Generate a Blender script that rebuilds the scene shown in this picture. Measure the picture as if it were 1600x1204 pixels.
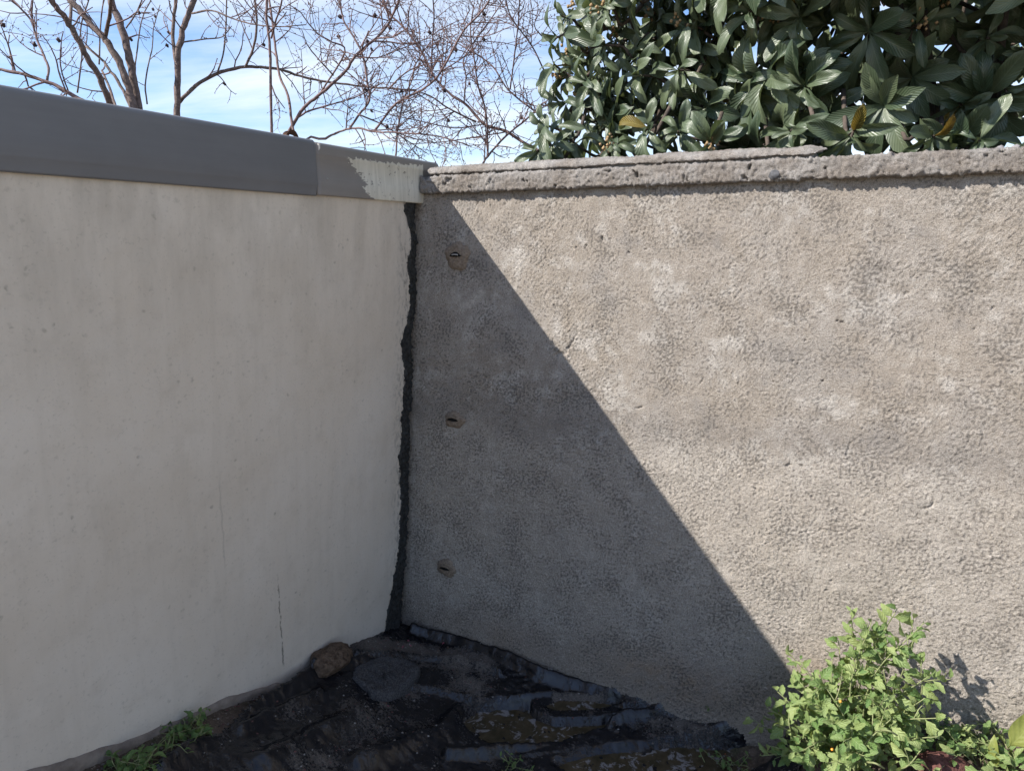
import bpy, math, random
import numpy as np
from mathutils import Vector, Matrix

for o in list(bpy.data.objects):
    bpy.data.objects.remove(o)
random.seed(7)
rng = np.random.default_rng(7)
scene = bpy.context.scene
col = scene.collection
PI = math.pi

# ------------------------------------------------------------------ camera
FPX, CXP, CYP = 1080.0, 800.0, 602.0
PITCH = math.atan((CYP - 375.0) / FPX)
CAM = np.array([0, 0, 1.6])
cd = bpy.data.cameras.new('camera')
cd.sensor_fit = 'HORIZONTAL'; cd.sensor_width = 36.0; cd.lens = 36.0 * FPX / 1600.0
cd.clip_start = 0.05; cd.clip_end = 500
camo = bpy.data.objects.new('camera', cd); col.objects.link(camo)
camo.location = CAM; camo.rotation_euler = (PI / 2 - PITCH, 0, 0)
scene.camera = camo
scene.render.resolution_x = 1024; scene.render.resolution_y = 770

# ------------------------------------------------------------------ wall frame
AL = math.radians(27.5)
DL = np.array([math.sin(AL), math.cos(AL), 0.0])       # along the left wall, into the corner
DR = np.array([math.cos(AL), -math.sin(AL), 0.0])      # along the right wall, away from the corner
C0 = np.array([-0.33658, 2.65, 0.0])                   # the corner

# ------------------------------------------------------------------ sun, sky, exposure
SUNV = DR * 1.2736 + DL * 1.30 - np.array([0, 0, 1.515])   # the way the sunlight travels
SUNV = SUNV / np.linalg.norm(SUNV)
sd = bpy.data.lights.new('sun', 'SUN'); sd.energy = 5.0; sd.angle = math.radians(0.5); sd.color = (1.0, 0.95, 0.88)
so = bpy.data.objects.new('sun', sd); col.objects.link(so)
so.rotation_euler = Vector(SUNV).to_track_quat('-Z', 'Y').to_euler(); so.location = (-6, -2, 8)
world = bpy.data.worlds.new('World'); scene.world = world; world.use_nodes = True
wt = world.node_tree; wt.nodes.clear()
scene.view_settings.view_transform = 'Standard'; scene.view_settings.look = 'None'
scene.view_settings.gamma = 1.0; scene.view_settings.exposure = 0.86
scene.view_settings.use_curve_mapping = False
scene.cycles.max_bounces = 6; scene.cycles.diffuse_bounces = 3; scene.cycles.glossy_bounces = 2; scene.cycles.transmission_bounces = 3


def nd(nt, kind, ins=None, **attrs):
    n = nt.nodes.new(kind)
    for k, v in attrs.items():
        setattr(n, k, v)
    for k, v in (ins or {}).items():
        s = n.inputs[k]
        if isinstance(v, bpy.types.NodeSocket):
            nt.links.new(v, s)
        else:
            s.default_value = v
    return n


def rgb(c):
    return (c[0], c[1], c[2], 1.0)


def mix(nt, f, a, b, mode='MIX'):
    n = nt.nodes.new('ShaderNodeMix'); n.data_type = 'RGBA'; n.blend_type = mode
    for s, v in ((n.inputs[0], f), (n.inputs[6], a), (n.inputs[7], b)):
        if isinstance(v, bpy.types.NodeSocket):
            nt.links.new(v, s)
        elif s.type == 'RGBA':
            s.default_value = rgb(v)
        else:
            s.default_value = v
    return n.outputs[2]


def mth(nt, op, a, b=None, clamp=False):
    n = nt.nodes.new('ShaderNodeMath'); n.operation = op; n.use_clamp = clamp
    for s, v in ((n.inputs[0], a), (n.inputs[1], b)):
        if v is None:
            continue
        if isinstance(v, bpy.types.NodeSocket):
            nt.links.new(v, s)
        else:
            s.default_value = v
    return n.outputs[0]


def ramp(nt, fac, lo, hi, a=0.0, b=1.0):
    n = nd(nt, 'ShaderNodeMapRange', {'Value': fac, 'From Min': lo, 'From Max': hi, 'To Min': a, 'To Max': b})
    n.clamp = True
    return n.outputs[0]


def noise(nt, vec, scale, detail=4.0, rough=0.55, dist=0.0):
    ins = {'Scale': scale, 'Detail': detail, 'Roughness': rough, 'Distortion': dist}
    if vec is not None:
        ins['Vector'] = vec
    return nd(nt, 'ShaderNodeTexNoise', ins).outputs['Fac']


def mapping(nt, vec, scale=(1, 1, 1), rot=(0, 0, 0), loc=(0, 0, 0)):
    return nd(nt, 'ShaderNodeMapping', {'Vector': vec, 'Scale': scale, 'Rotation': rot, 'Location': loc}).outputs[0]


# sky: Nishita air with thin streaky cloud over it
sky = nd(wt, 'ShaderNodeTexSky', sky_type='NISHITA')
sky.sun_disc = False
sky.sun_elevation = math.asin(-SUNV[2])
sky.sun_rotation = math.atan2(-SUNV[0], -SUNV[1])
sky.air_density = 1.0; sky.dust_density = 0.25; sky.ozone_density = 2.2
gen = nd(wt, 'ShaderNodeTexCoord').outputs['Generated']
sep = nd(wt, 'ShaderNodeSeparateXYZ', {0: gen})
zz = mth(wt, 'ADD', mth(wt, 'MAXIMUM', sep.outputs[2], 0.0), 0.22)
cv = nd(wt, 'ShaderNodeCombineXYZ', {0: mth(wt, 'DIVIDE', sep.outputs[0], zz), 1: mth(wt, 'DIVIDE', sep.outputs[1], zz), 2: 0.0}).outputs[0]
cn = noise(wt, mapping(wt, cv, (0.55, 1.9, 1), (0, 0, -0.25), (3.1, 0.4, 0)), 1.5, 7, 0.6, 0.35)
cn2 = noise(wt, mapping(wt, cv, (0.3, 0.5, 1), (0, 0, 0), (1.3, 2.2, 0)), 0.9, 2, 0.5)
cm = ramp(wt, mth(wt, 'ADD', cn, mth(wt, 'MULTIPLY', cn2, 0.55)), 0.60, 1.0)
skyb = mix(wt, 1.0, sky.outputs[0], (0.82, 0.99, 1.22), 'MULTIPLY')
skyc = mix(wt, mth(wt, 'MULTIPLY', cm, 0.80), skyb, (6.6, 6.9, 7.1))
bg = nd(wt, 'ShaderNodeBackground', {'Color': skyc, 'Strength': 0.100})
wo = nd(wt, 'ShaderNodeOutputWorld', {'Surface': bg.outputs[0]})


# ------------------------------------------------------------------ helpers
def ray(u, v):
    x = (u - CXP) / FPX; y = (CYP - v) / FPX
    return np.array([x, math.cos(PITCH) + math.sin(PITCH) * y, -math.sin(PITCH) + math.cos(PITCH) * y])


def at_depth(u, v, d):            # a sight line followed to d metres ahead
    r = ray(u, v)
    return CAM + r * (d / r[1])


def at_wall(u, v, b):             # a sight line followed to b metres in front of the right wall
    r = ray(u, v)
    P = C0 - DL * b
    return CAM + r * (np.dot(P - CAM, DL) / np.dot(r, DL))


def wall_depth(u, v=250):
    return at_wall(u, v, 0)[1]


def F2W(a, b, z):
    return C0 + DR * a - DL * b + np.array([0, 0, z])


def toF(q):
    d = np.asarray(q) - C0
    return d @ DR, -(d @ DL), q[2]


def hash2(ix, iy, seed):
    h = (ix.astype(np.int64) * 374761393 + iy.astype(np.int64) * 668265263 + seed * 1442695041) & 0xFFFFFFFF
    h = ((h ^ (h >> 13)) * 1274126177) & 0xFFFFFFFF
    h = (h ^ (h >> 16)) & 0xFFFFFFFF
    return h / 4294967295.0


def perlin(x, y, seed=0):
    x = np.asarray(x, float); y = np.asarray(y, float)
    ix = np.floor(x); iy = np.floor(y); fx = x - ix; fy = y - iy
    ux = fx * fx * fx * (fx * (fx * 6 - 15) + 10); uy = fy * fy * fy * (fy * (fy * 6 - 15) + 10)

    def g(dx, dy):
        an = hash2(ix + dx, iy + dy, seed) * 2 * PI
        return np.cos(an) * (fx - dx) + np.sin(an) * (fy - dy)
    a = g(0, 0) * (1 - ux) + g(1, 0) * ux
    b = g(0, 1) * (1 - ux) + g(1, 1) * ux
    return (a * (1 - uy) + b * uy) * 1.5


def fbm(x, y, s, octv=4, seed=0, gain=0.5):
    o = 0; amp = 1.0; tot = 0
    for k in range(octv):
        o = o + amp * perlin(x * s + 17.3 * k, y * s - 9.1 * k, seed + k); tot += amp
        amp *= gain; s *= 2.03
    return o / tot


def worley(x, y, s, seed=0):
    x = x * s; y = y * s
    ix = np.floor(x); iy = np.floor(y)
    best = np.full(x.shape, 9.0)
    for dx in (-1, 0, 1):
        for dy in (-1, 0, 1):
            cx = ix + dx + hash2(ix + dx, iy + dy, seed); cy = iy + dy + hash2(ix + dx, iy + dy, seed + 5)
            best = np.minimum(best, (cx - x) ** 2 + (cy - y) ** 2)
    return np.sqrt(best)


def sstep(lo, hi, x):
    t = np.clip((x - lo) / (hi - lo), 0, 1)
    return t * t * (3 - 2 * t)


def tag(o, label=None, cat=None, group=None, kind=None):
    if label: o['label'] = label
    if cat: o['category'] = cat
    if group: o['group'] = group
    if kind: o['kind'] = kind
    return o


def empty(name, loc=(0, 0, 0), rz=0.0):
    o = bpy.data.objects.new(name, None); col.objects.link(o)
    o.location = loc; o.rotation_euler = (0, 0, rz); o.empty_display_size = 0.1
    return o


def link(name, me, mat=None, parent=None):
    o = bpy.data.objects.new(name, me); col.objects.link(o)
    if mat is not None and len(me.materials) == 0:
        me.materials.append(mat)
    o.parent = parent
    return o


def set_col(me, c, name='tint'):
    c = np.asarray(c, float)
    if c.ndim == 1:
        c = np.repeat(c[:, None], 3, 1)
    a = me.color_attributes.new(name, 'FLOAT_COLOR', 'POINT')
    a.data.foreach_set('color', np.c_[c, np.ones(len(c))].astype(np.float32).ravel())


def np_mesh(name, V, Fq, smooth=True):
    V = np.asarray(V, np.float32); Fq = np.asarray(Fq, np.int32)
    me = bpy.data.meshes.new(name)
    n, k = Fq.shape
    me.vertices.add(len(V)); me.vertices.foreach_set('co', V.ravel())
    me.loops.add(n * k); me.loops.foreach_set('vertex_index', Fq.ravel())
    me.polygons.add(n); me.polygons.foreach_set('loop_start', np.arange(n, dtype=np.int32) * k)
    me.polygons.foreach_set('use_smooth', np.full(n, smooth))
    me.update(calc_edges=True); me.validate()
    return me


def grid_faces(nr, nc):
    i = np.arange(nr * nc).reshape(nr, nc)
    return np.stack([i[:-1, :-1], i[:-1, 1:], i[1:, 1:], i[1:, :-1]], -1).reshape(-1, 4)


def grid_mesh(name, P, keep=None, smooth=True):
    nr, nc = P.shape[:2]
    Fq = grid_faces(nr, nc)
    if keep is not None:
        kf = keep.reshape(-1)[Fq].all(1)
        Fq = Fq[kf]
    return np_mesh(name, P.reshape(-1, 3), Fq, smooth)


class MB:
    """collects shapes for one mesh"""
    def __init__(s):
        s.v = []; s.f = []; s.c = []

    def add(s, V, F, c=None):
        n = len(s.v)
        s.v.extend([tuple(p) for p in V]); s.f.extend([tuple(i + n for i in q) for q in F])
        s.c.extend([c if c is not None else (1, 1, 1)] * len(V))

    def box(s, x0, x1, y0, y1, z0, z1):
        V = [(x, y, z) for z in (z0, z1) for y in (y0, y1) for x in (x0, x1)]
        s.add(V, [(0, 2, 3, 1), (4, 5, 7, 6), (0, 1, 5, 4), (1, 3, 7, 5), (3, 2, 6, 7), (2, 0, 4, 6)])

    def tube(s, P, R, sides=6, c=None, cap=True):
        P = [np.asarray(p, float) for p in P]
        n = len(P)
        t = P[1] - P[0]; t = t / (np.linalg.norm(t) + 1e-9)
        up = np.array([0, 0, 1.0]) if abs(t[2]) < 0.9 else np.array([1.0, 0, 0])
        x = np.cross(t, up); x /= np.linalg.norm(x)
        V = []; F = []
        for i in range(n):
            a = P[min(i + 1, n - 1)] - P[max(i - 1, 0)]
            a = a / (np.linalg.norm(a) + 1e-9)
            x = x - a * np.dot(x, a); x /= (np.linalg.norm(x) + 1e-9)
            y = np.cross(a, x)
            r = R[i] if hasattr(R, '__len__') else R
            for k in range(sides):
                an = 2 * PI * k / sides
                V.append(P[i] + (x * math.cos(an) + y * math.sin(an)) * r)
        for i in range(n - 1):
            for k in range(sides):
                k2 = (k + 1) % sides
                F.append((i * sides + k, i * sides + k2, (i + 1) * sides + k2, (i + 1) * sides + k))
        if cap:
            F.append(tuple(range(sides))[::-1]); F.append(tuple((n - 1) * sides + k for k in range(sides)))
        s.add(V, F, c)

    def twig(s, P, R, sides=4):
        P = np.asarray(P); R = np.asarray(R); t = P[-1] - P[0]; t = t / (np.linalg.norm(t) + 1e-9)
        x = np.cross(t, (.31, .87, .38)); x /= np.linalg.norm(x) + 1e-9; y = np.cross(t, x)
        an = np.arange(sides) * 2 * PI / sides
        ring = np.cos(an)[:, None] * x + np.sin(an)[:, None] * y
        V = (P[:, None] + ring[None] * R[:, None, None]).reshape(-1, 3).tolist()
        F = [(i * sides + k, i * sides + (k + 1) % sides, (i + 1) * sides + (k + 1) % sides, (i + 1) * sides + k) for i in range(len(P) - 1) for k in range(sides)]
        n = len(s.v); s.v.extend(V); s.f.extend([(a + n, b + n, c + n, d + n) for a, b, c, d in F]); s.c.extend([(1, 1, 1)] * len(V))

    def blob(s, p, r, c=None, st=(1, 1, 1), jit=0.25):
        B = [(0, 0, 1), (1, 0, 0), (0, 1, 0), (-1, 0, 0), (0, -1, 0), (0, 0, -1)]
        V = []
        rot = Matrix.Rotation(random.random() * 6.3, 3, 'Z') @ Matrix.Rotation(random.random() * 6.3, 3, 'X')
        for b in B:
            q = rot @ Vector(b)
            k = r * (1 + random.uniform(-jit, jit))
            V.append((p[0] + q[0] * k * st[0], p[1] + q[1] * k * st[1], p[2] + q[2] * k * st[2]))
        s.add(V, [(0, 1, 2), (0, 2, 3), (0, 3, 4), (0, 4, 1), (5, 2, 1), (5, 3, 2), (5, 4, 3), (5, 1, 4)], c)

    def build(s, name, mat, parent=None, smooth=True, colour=False):
        me = bpy.data.meshes.new(name)
        me.from_pydata(s.v, [], s.f)
        if smooth:
            me.polygons.foreach_set('use_smooth', np.ones(len(me.polygons), bool))
        if colour:
            set_col(me, s.c)
        me.update()
        return link(name, me, mat, parent)


def catmull(P, k=4):
    P = [np.asarray(p, float) for p in P]
    Q = [2 * P[0] - P[1]] + P + [2 * P[-1] - P[-2]]
    out = []
    for i in range(1, len(Q) - 2):
        for j in range(k):
            t = j / k
            a, b, c, d = Q[i - 1], Q[i], Q[i + 1], Q[i + 2]
            out.append(0.5 * ((2 * b) + (-a + c) * t + (2 * a - 5 * b + 4 * c - d) * t * t + (-a + 3 * b - 3 * c + d) * t ** 3))
    out.append(P[-1])
    return out


def frame(o, x, up):            # orient object o: local x along x, local z near up
    x = Vector(x).normalized(); z = Vector(up); z = (z - x * z.dot(x)).normalized(); y = z.cross(x)
    m = Matrix((x, y, z)).transposed().to_4x4()
    return m


# ------------------------------------------------------------------ materials
def material(name):
    m = bpy.data.materials.new(name); m.use_nodes = True
    nt = m.node_tree
    return m, nt, nt.nodes['Principled BSDF']


def put(nt, b, **kw):
    for k, v in kw.items():
        s = b.inputs[{'base': 'Base Color', 'rough': 'Roughness', 'spec': 'Specular IOR Level', 'normal': 'Normal', 'metal': 'Metallic',
                      'coat': 'Coat Weight', 'trans': 'Transmission Weight', 'ior': 'IOR', 'sub': 'Subsurface Weight', 'sheen': 'Sheen Weight'}[k]]
        if isinstance(v, bpy.types.NodeSocket):
            nt.links.new(v, s)
        else:
            s.default_value = rgb(v) if s.type == 'RGBA' else v


def bump(nt, h, strength, dist, prev=None):
    ins = {'Height': h, 'Strength': strength, 'Distance': dist}
    if prev is not None:
        ins['Normal'] = prev
    return nd(nt, 'ShaderNodeBump', ins).outputs[0]


def attr(nt, name='tint'):
    return nd(nt, 'ShaderNodeAttribute', attribute_name=name).outputs['Color']


def obj_co(nt):
    return nd(nt, 'ShaderNodeTexCoord').outputs['Object']


def m_render():                      # rough cement render of the right wall and its coping
    m, nt, b = material('cement_render')
    oc = obj_co(nt)
    n1 = noise(nt, oc, 330, 3, 0.8)
    c = mix(nt, ramp(nt, n1, 0.3, 0.72), (0.50, 0.49, 0.48), (1.42, 1.42, 1.42))
    base = mix(nt, 1.0, attr(nt), c, 'MULTIPLY')
    nb = bump(nt, n1, 1.0, 0.0066)
    put(nt, b, base=base, rough=0.93, spec=0.15, normal=nb)
    return m


def line_mask(nt, xs, zs, x0, z0, z1, slope, width, wob):
    # a thin near-vertical crack from z0 to z1 (all in the wall's own metres)
    d = mth(nt, 'ABSOLUTE', mth(nt, 'SUBTRACT', mth(nt, 'ADD', xs, wob), mth(nt, 'ADD', mth(nt, 'MULTIPLY', zs, slope), x0 - slope * z0)))
    line = ramp(nt, d, width * 0.4, width, 1.0, 0.0)
    ends = mth(nt, 'MULTIPLY', ramp(nt, zs, z0, z0 + 0.03), ramp(nt, zs, z1 - 0.08, z1, 1.0, 0.0))
    return mth(nt, 'MULTIPLY', line, ends)


def m_paint():                       # stained off-white painted plaster of the left wall
    m, nt, b = material('stained_white_paint')
    oc = obj_co(nt)
    sp = nd(nt, 'ShaderNodeSeparateXYZ', {0: oc}); xs, zs = sp.outputs[0], sp.outputs[2]
    big = noise(nt, oc, 2.2, 5, 0.6)
    streak = noise(nt, mapping(nt, oc, (26, 26, 1.3)), 1.0, 4, 0.6)
    mid = noise(nt, oc, 14, 5, 0.65)
    base = mix(nt, ramp(nt, big, 0.35, 0.68), (0.555, 0.495, 0.42), (0.61, 0.56, 0.495))
    base = mix(nt, ramp(nt, streak, 0.5, 0.8, 0.0, 0.24), base, (0.385, 0.345, 0.29))
    base = mix(nt, ramp(nt, mid, 0.52, 0.75, 0.0, 0.28), base, (0.395, 0.35, 0.295))
    # dirt washed down below the metal edge and splashed up from the soil
    top = mth(nt, 'MULTIPLY', ramp(nt, zs, 1.25, 1.74), ramp(nt, noise(nt, mapping(nt, oc, (9, 9, 2.5), loc=(3, 1, 2)), 1.0, 5, 0.65), 0.42, 0.7))
    base = mix(nt, mth(nt, 'MULTIPLY', top, 0.62), base, (0.31, 0.278, 0.235))
    # mould specks
    vr = nd(nt, 'ShaderNodeTexVoronoi', {'Vector': nd(nt, 'ShaderNodeVectorMath', {0: oc, 1: nd(nt, 'ShaderNodeVectorMath', {0: nd(nt, 'ShaderNodeTexNoise', {'Vector': oc, 'Scale': 90.0}).outputs['Color'], 1: (0.016, 0.016, 0.016)}, operation='MULTIPLY').outputs[0]}).outputs[0], 'Scale': 48.0, 'Randomness': 1.0})
    pick = ramp(nt, nd(nt, 'ShaderNodeSeparateColor', {0: vr.outputs['Color']}).outputs[0], 0.62, 1.0)
    speck = mth(nt, 'MULTIPLY', ramp(nt, vr.outputs['Distance'], 0.12, 0.32, 1.0, 0.0), pick)
    speck = mth(nt, 'MULTIPLY', speck, ramp(nt, noise(nt, oc, 6, 4, 0.7), 0.42, 0.62, 0.06, 1.0))
    base = mix(nt, mth(nt, 'MULTIPLY', speck, 0.48), base, (0.13, 0.125, 0.10))
    fine = ramp(nt, noise(nt, oc, 130, 2, 0.6), 0.60, 0.72)
    base = mix(nt, mth(nt, 'MULTIPLY', fine, 0.22), base, (0.2, 0.19, 0.16))
    smear = mth(nt, 'MULTIPLY', ramp(nt, xs, -0.16, -0.05), ramp(nt, noise(nt, mapping(nt, oc, (70, 70, 34)), 1.0, 4, 0.7), 0.50, 0.62))
    base = mix(nt, mth(nt, 'MULTIPLY', smear, 0.8), base, (0.10, 0.10, 0.098))
    wob = mth(nt, 'MULTIPLY', mth(nt, 'SUBTRACT', noise(nt, oc, 28, 4, 0.65), 0.5), 0.022)
    gap = ramp(nt, noise(nt, oc, 60, 2, 0.5), 0.36, 0.5)
    ck = mth(nt, 'MULTIPLY', line_mask(nt, xs, zs, -0.711, 0.20, 0.565, -0.06, 0.0042, wob), gap)
    ck2 = mth(nt, 'MULTIPLY', line_mask(nt, xs, zs, -0.93, 0.66, 0.98, -0.03, 0.004, wob), 0.4)
    base = mix(nt, mth(nt, 'MULTIPLY', ck, 0.75), base, (0.10, 0.095, 0.08))
    base = mix(nt, mth(nt, 'MULTIPLY', ck2, 0.6), base, (0.2, 0.19, 0.17))
    nb = bump(nt, noise(nt, oc, 120, 4, 0.65), 0.35, 0.0022)
    put(nt, b, base=base, rough=0.82, spec=0.22, normal=nb)
    return m


def m_metal(name, c, painted=False):
    m, nt, b = material(name)
    oc = obj_co(nt)
    br = noise(nt, mapping(nt, oc, (3, 60, 60)), 1.0, 4, 0.6)
    bl = noise(nt, oc, 5, 4, 0.6)
    base = mix(nt, ramp(nt, br, 0.35, 0.7), tuple(x * 0.95 for x in c), tuple(x * 1.05 for x in c))
    base = mix(nt, ramp(nt, bl, 0.45, 0.75, 0, 0.45), base, tuple(x * 1.28 for x in c))
    rough = ramp(nt, br, 0.3, 0.7, 0.42, 0.55)
    if painted:                      # cream wall paint brushed over part of the end piece
        sp = nd(nt, 'ShaderNodeSeparateXYZ', {0: oc}); xs, zs = sp.outputs[0], sp.outputs[2]
        jag = mth(nt, 'ADD', mth(nt, 'MULTIPLY', mth(nt, 'SUBTRACT', noise(nt, mapping(nt, oc, (9, 9, 26), loc=(1, 7, 3)), 1.0, 3, 0.6), 0.5), 0.9), mth(nt, 'MULTIPLY', mth(nt, 'SUBTRACT', noise(nt, mapping(nt, oc, (34, 34, 120)), 1.0, 3, 0.7), 0.5), 0.75))
        jag2 = mth(nt, 'SUBTRACT', noise(nt, mapping(nt, oc, (60, 60, 60), loc=(2, 2, 2)), 1.0, 3, 0.6), 0.5)
        lf = mth(nt, 'ADD', mth(nt, 'ADD', xs, 0.40), mth(nt, 'ADD', mth(nt, 'MULTIPLY', jag, 0.16), mth(nt, 'MULTIPLY', mth(nt, 'SUBTRACT', zs, 1.86), 0.75)))
        tp = mth(nt, 'ADD', mth(nt, 'SUBTRACT', 1.8665, zs), mth(nt, 'ADD', mth(nt, 'MULTIPLY', xs, 0.03), mth(nt, 'MULTIPLY', jag2, 0.034)))
        rt = mth(nt, 'SUBTRACT', 0.004, xs)
        mk = mth(nt, 'MULTIPLY', mth(nt, 'MULTIPLY', ramp(nt, lf, 0.0, 0.004), ramp(nt, tp, 0.0, 0.002)), ramp(nt, rt, 0.0, 0.002))
        chip = ramp(nt, noise(nt, mapping(nt, oc, (1, 1, 1), loc=(5, 5, 5)), 46, 4, 0.7), 0.63, 0.66, 1.0, 0.0)
        mk = mth(nt, 'MULTIPLY', mk, chip)
        cream = mix(nt, ramp(nt, noise(nt, mapping(nt, oc, (70, 70, 6)), 1.0, 3, 0.6), 0.35, 0.7), (0.47, 0.45, 0.385), (0.60, 0.575, 0.50))
        base = mix(nt, mk, base, cream)
        rough = mth(nt, 'MAXIMUM', rough, mth(nt, 'MULTIPLY', mk, 0.72))
    nb = bump(nt, br, 0.12, 0.001)
    put(nt, b, base=base, rough=rough, spec=0.4, normal=nb)
    return m


def m_plain(name, c1, c2, scale=40, rough=0.85, spec=0.2, bstr=0.4, bdist=0.003, use_attr=False, detail=5):
    m, nt, b = material(name)
    oc = obj_co(nt)
    n = noise(nt, oc, scale, detail, 0.62)
    base = mix(nt, ramp(nt, n, 0.32, 0.7), c1, c2)
    if use_attr:
        base = mix(nt, 1.0, base, attr(nt), 'MULTIPLY')
    put(nt, b, base=base, rough=rough, spec=spec, normal=bump(nt, noise(nt, oc, scale * 2.5, 4, 0.6), bstr, bdist))
    return m


def m_tarp():
    m, nt, b = material('black_plastic_with_dirt')
    oc = obj_co(nt)
    d = nd(nt, 'ShaderNodeSeparateColor', {0: attr(nt)}).outputs[0]
    n = noise(nt, oc, 120, 5, 0.7)
    n2 = noise(nt, oc, 420, 3, 0.6)
    mk = ramp(nt, mth(nt, 'ADD', d, mth(nt, 'MULTIPLY', mth(nt, 'SUBTRACT', n, 0.5), 1.5)), 0.42, 0.66)
    soil = mix(nt, ramp(nt, n2, 0.35, 0.65), (0.035, 0.030, 0.026), (0.20, 0.175, 0.155))
    plastic = mix(nt, ramp(nt, noise(nt, oc, 30, 4, 0.6), 0.4, 0.7), (0.006, 0.006, 0.008), (0.013, 0.0135, 0.017))
    base = mix(nt, mk, plastic, soil)
    nb = bump(nt, noise(nt, oc, 34, 4, 0.65, 0.8), 0.5, 0.008)
    nb = bump(nt, mth(nt, 'MULTIPLY', n2, mk), 0.9, 0.004, nb)
    put(nt, b, base=base, rough=ramp(nt, mk, 0, 1, 0.13, 0.9), spec=ramp(nt, mk, 0, 1, 0.5, 0.2), normal=nb)
    return m


def m_soil():
    m, nt, b = material('damp_soil')
    oc = obj_co(nt)
    n = noise(nt, oc, 22, 6, 0.7); n2 = noise(nt, oc, 160, 4, 0.65)
    base = mix(nt, ramp(nt, n, 0.35, 0.68), (0.055, 0.042, 0.032), (0.15, 0.115, 0.09))
    base = mix(nt, ramp(nt, n2, 0.55, 0.72), base, (0.23, 0.19, 0.155))
    base = mix(nt, mth(nt, 'MULTIPLY', ramp(nt, noise(nt, oc, 9, 3, 0.6), 0.55, 0.7), 0.5), base, (0.05, 0.075, 0.025))
    bounce_mask = nd(nt, 'ShaderNodeSeparateColor', {0: attr(nt)}).outputs[0]
    bounce_col = mix(nt, ramp(nt, n2, 0.35, 0.65), (0.36, 0.285, 0.20), (0.52, 0.43, 0.315))  # pale colour of the unseen ground added for warm bounce light
    base = mix(nt, bounce_mask, base, bounce_col)
    nb = bump(nt, n, 0.8, 0.02); nb = bump(nt, n2, 0.8, 0.006, nb)
    put(nt, b, base=base, rough=0.95, spec=0.12, normal=nb)
    return m


def m_water():
    m, nt, b = material('muddy_water')
    oc = obj_co(nt)
    n = noise(nt, oc, 24, 5, 0.65, 0.4)
    base = mix(nt, ramp(nt, n, 0.36, 0.66), (0.038, 0.031, 0.017), (0.082, 0.062, 0.036))
    painted_refl = ramp(nt, noise(nt, mapping(nt, oc, (1, 1, 1), loc=(8, 3, 1)), 22, 5, 0.7, 0.6), 0.54, 0.60)  # pale patches painting sky and wall reflections into the water colour
    base = mix(nt, painted_refl, base, (0.20, 0.19, 0.19))
    put(nt, b, base=base, rough=ramp(nt, painted_refl, 0, 1, 0.04, 0.45), spec=0.5, ior=1.33, normal=bump(nt, noise(nt, oc, 40, 2, 0.5), 0.12, 0.002))
    return m


def m_leaf(name, c1, c2, vein, pairs, rough, spec, trans, vb=0.6, slant=0.30):
    m, nt, b = material(name)
    uv = nd(nt, 'ShaderNodeTexCoord').outputs['UV']
    sp = nd(nt, 'ShaderNodeSeparateXYZ', {0: uv})
    s = mth(nt, 'ABSOLUTE', mth(nt, 'SUBTRACT', mth(nt, 'MULTIPLY', sp.outputs[0], 2.0), 1.0))
    ph = mth(nt, 'MULTIPLY', mth(nt, 'SUBTRACT', sp.outputs[1], mth(nt, 'MULTIPLY', s, slant)), pairs * 2 * PI)
    w = mth(nt, 'SINE', ph)                                     # ribs between side veins
    vn = ramp(nt, w, -1.0, -0.72, 1.0, 0.0)
    midr = ramp(nt, s, 0.02, 0.07, 1.0, 0.0)
    vmask = mth(nt, 'MAXIMUM', mth(nt, 'MULTIPLY', vn, 0.55), midr)
    rnd = nd(nt, 'ShaderNodeNewGeometry').outputs['Random Per Island']
    rnd2 = nd(nt, 'ShaderNodeObjectInfo').outputs['Random']
    r = mth(nt, 'FRACT', mth(nt, 'ADD', rnd, rnd2))
    base = mix(nt, r, c1, c2)
    oc = obj_co(nt)
    base = mix(nt, ramp(nt, noise(nt, oc, 24, 3, 0.6), 0.4, 0.7, 0, 0.35), base, tuple(x * 0.55 for x in c1))
    base = mix(nt, mth(nt, 'MULTIPLY', vmask, 0.6), base, vein)
    nb = bump(nt, w, vb, 0.004)
    put(nt, b, base=base, rough=rough, spec=spec, normal=nb)
    tr = nd(nt, 'ShaderNodeBsdfTranslucent', {'Color': mix(nt, 0.5, base, (c2[0] * 1.6, c2[1] * 1.6, c2[2] * 0.7)), 'Normal': nb})
    ms = nd(nt, 'ShaderNodeMixShader', {0: trans, 1: b.outputs[0], 2: tr.outputs[0]})
    nt.links.new(ms.outputs[0], nt.nodes['Material Output'].inputs[0])
    return m


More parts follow.
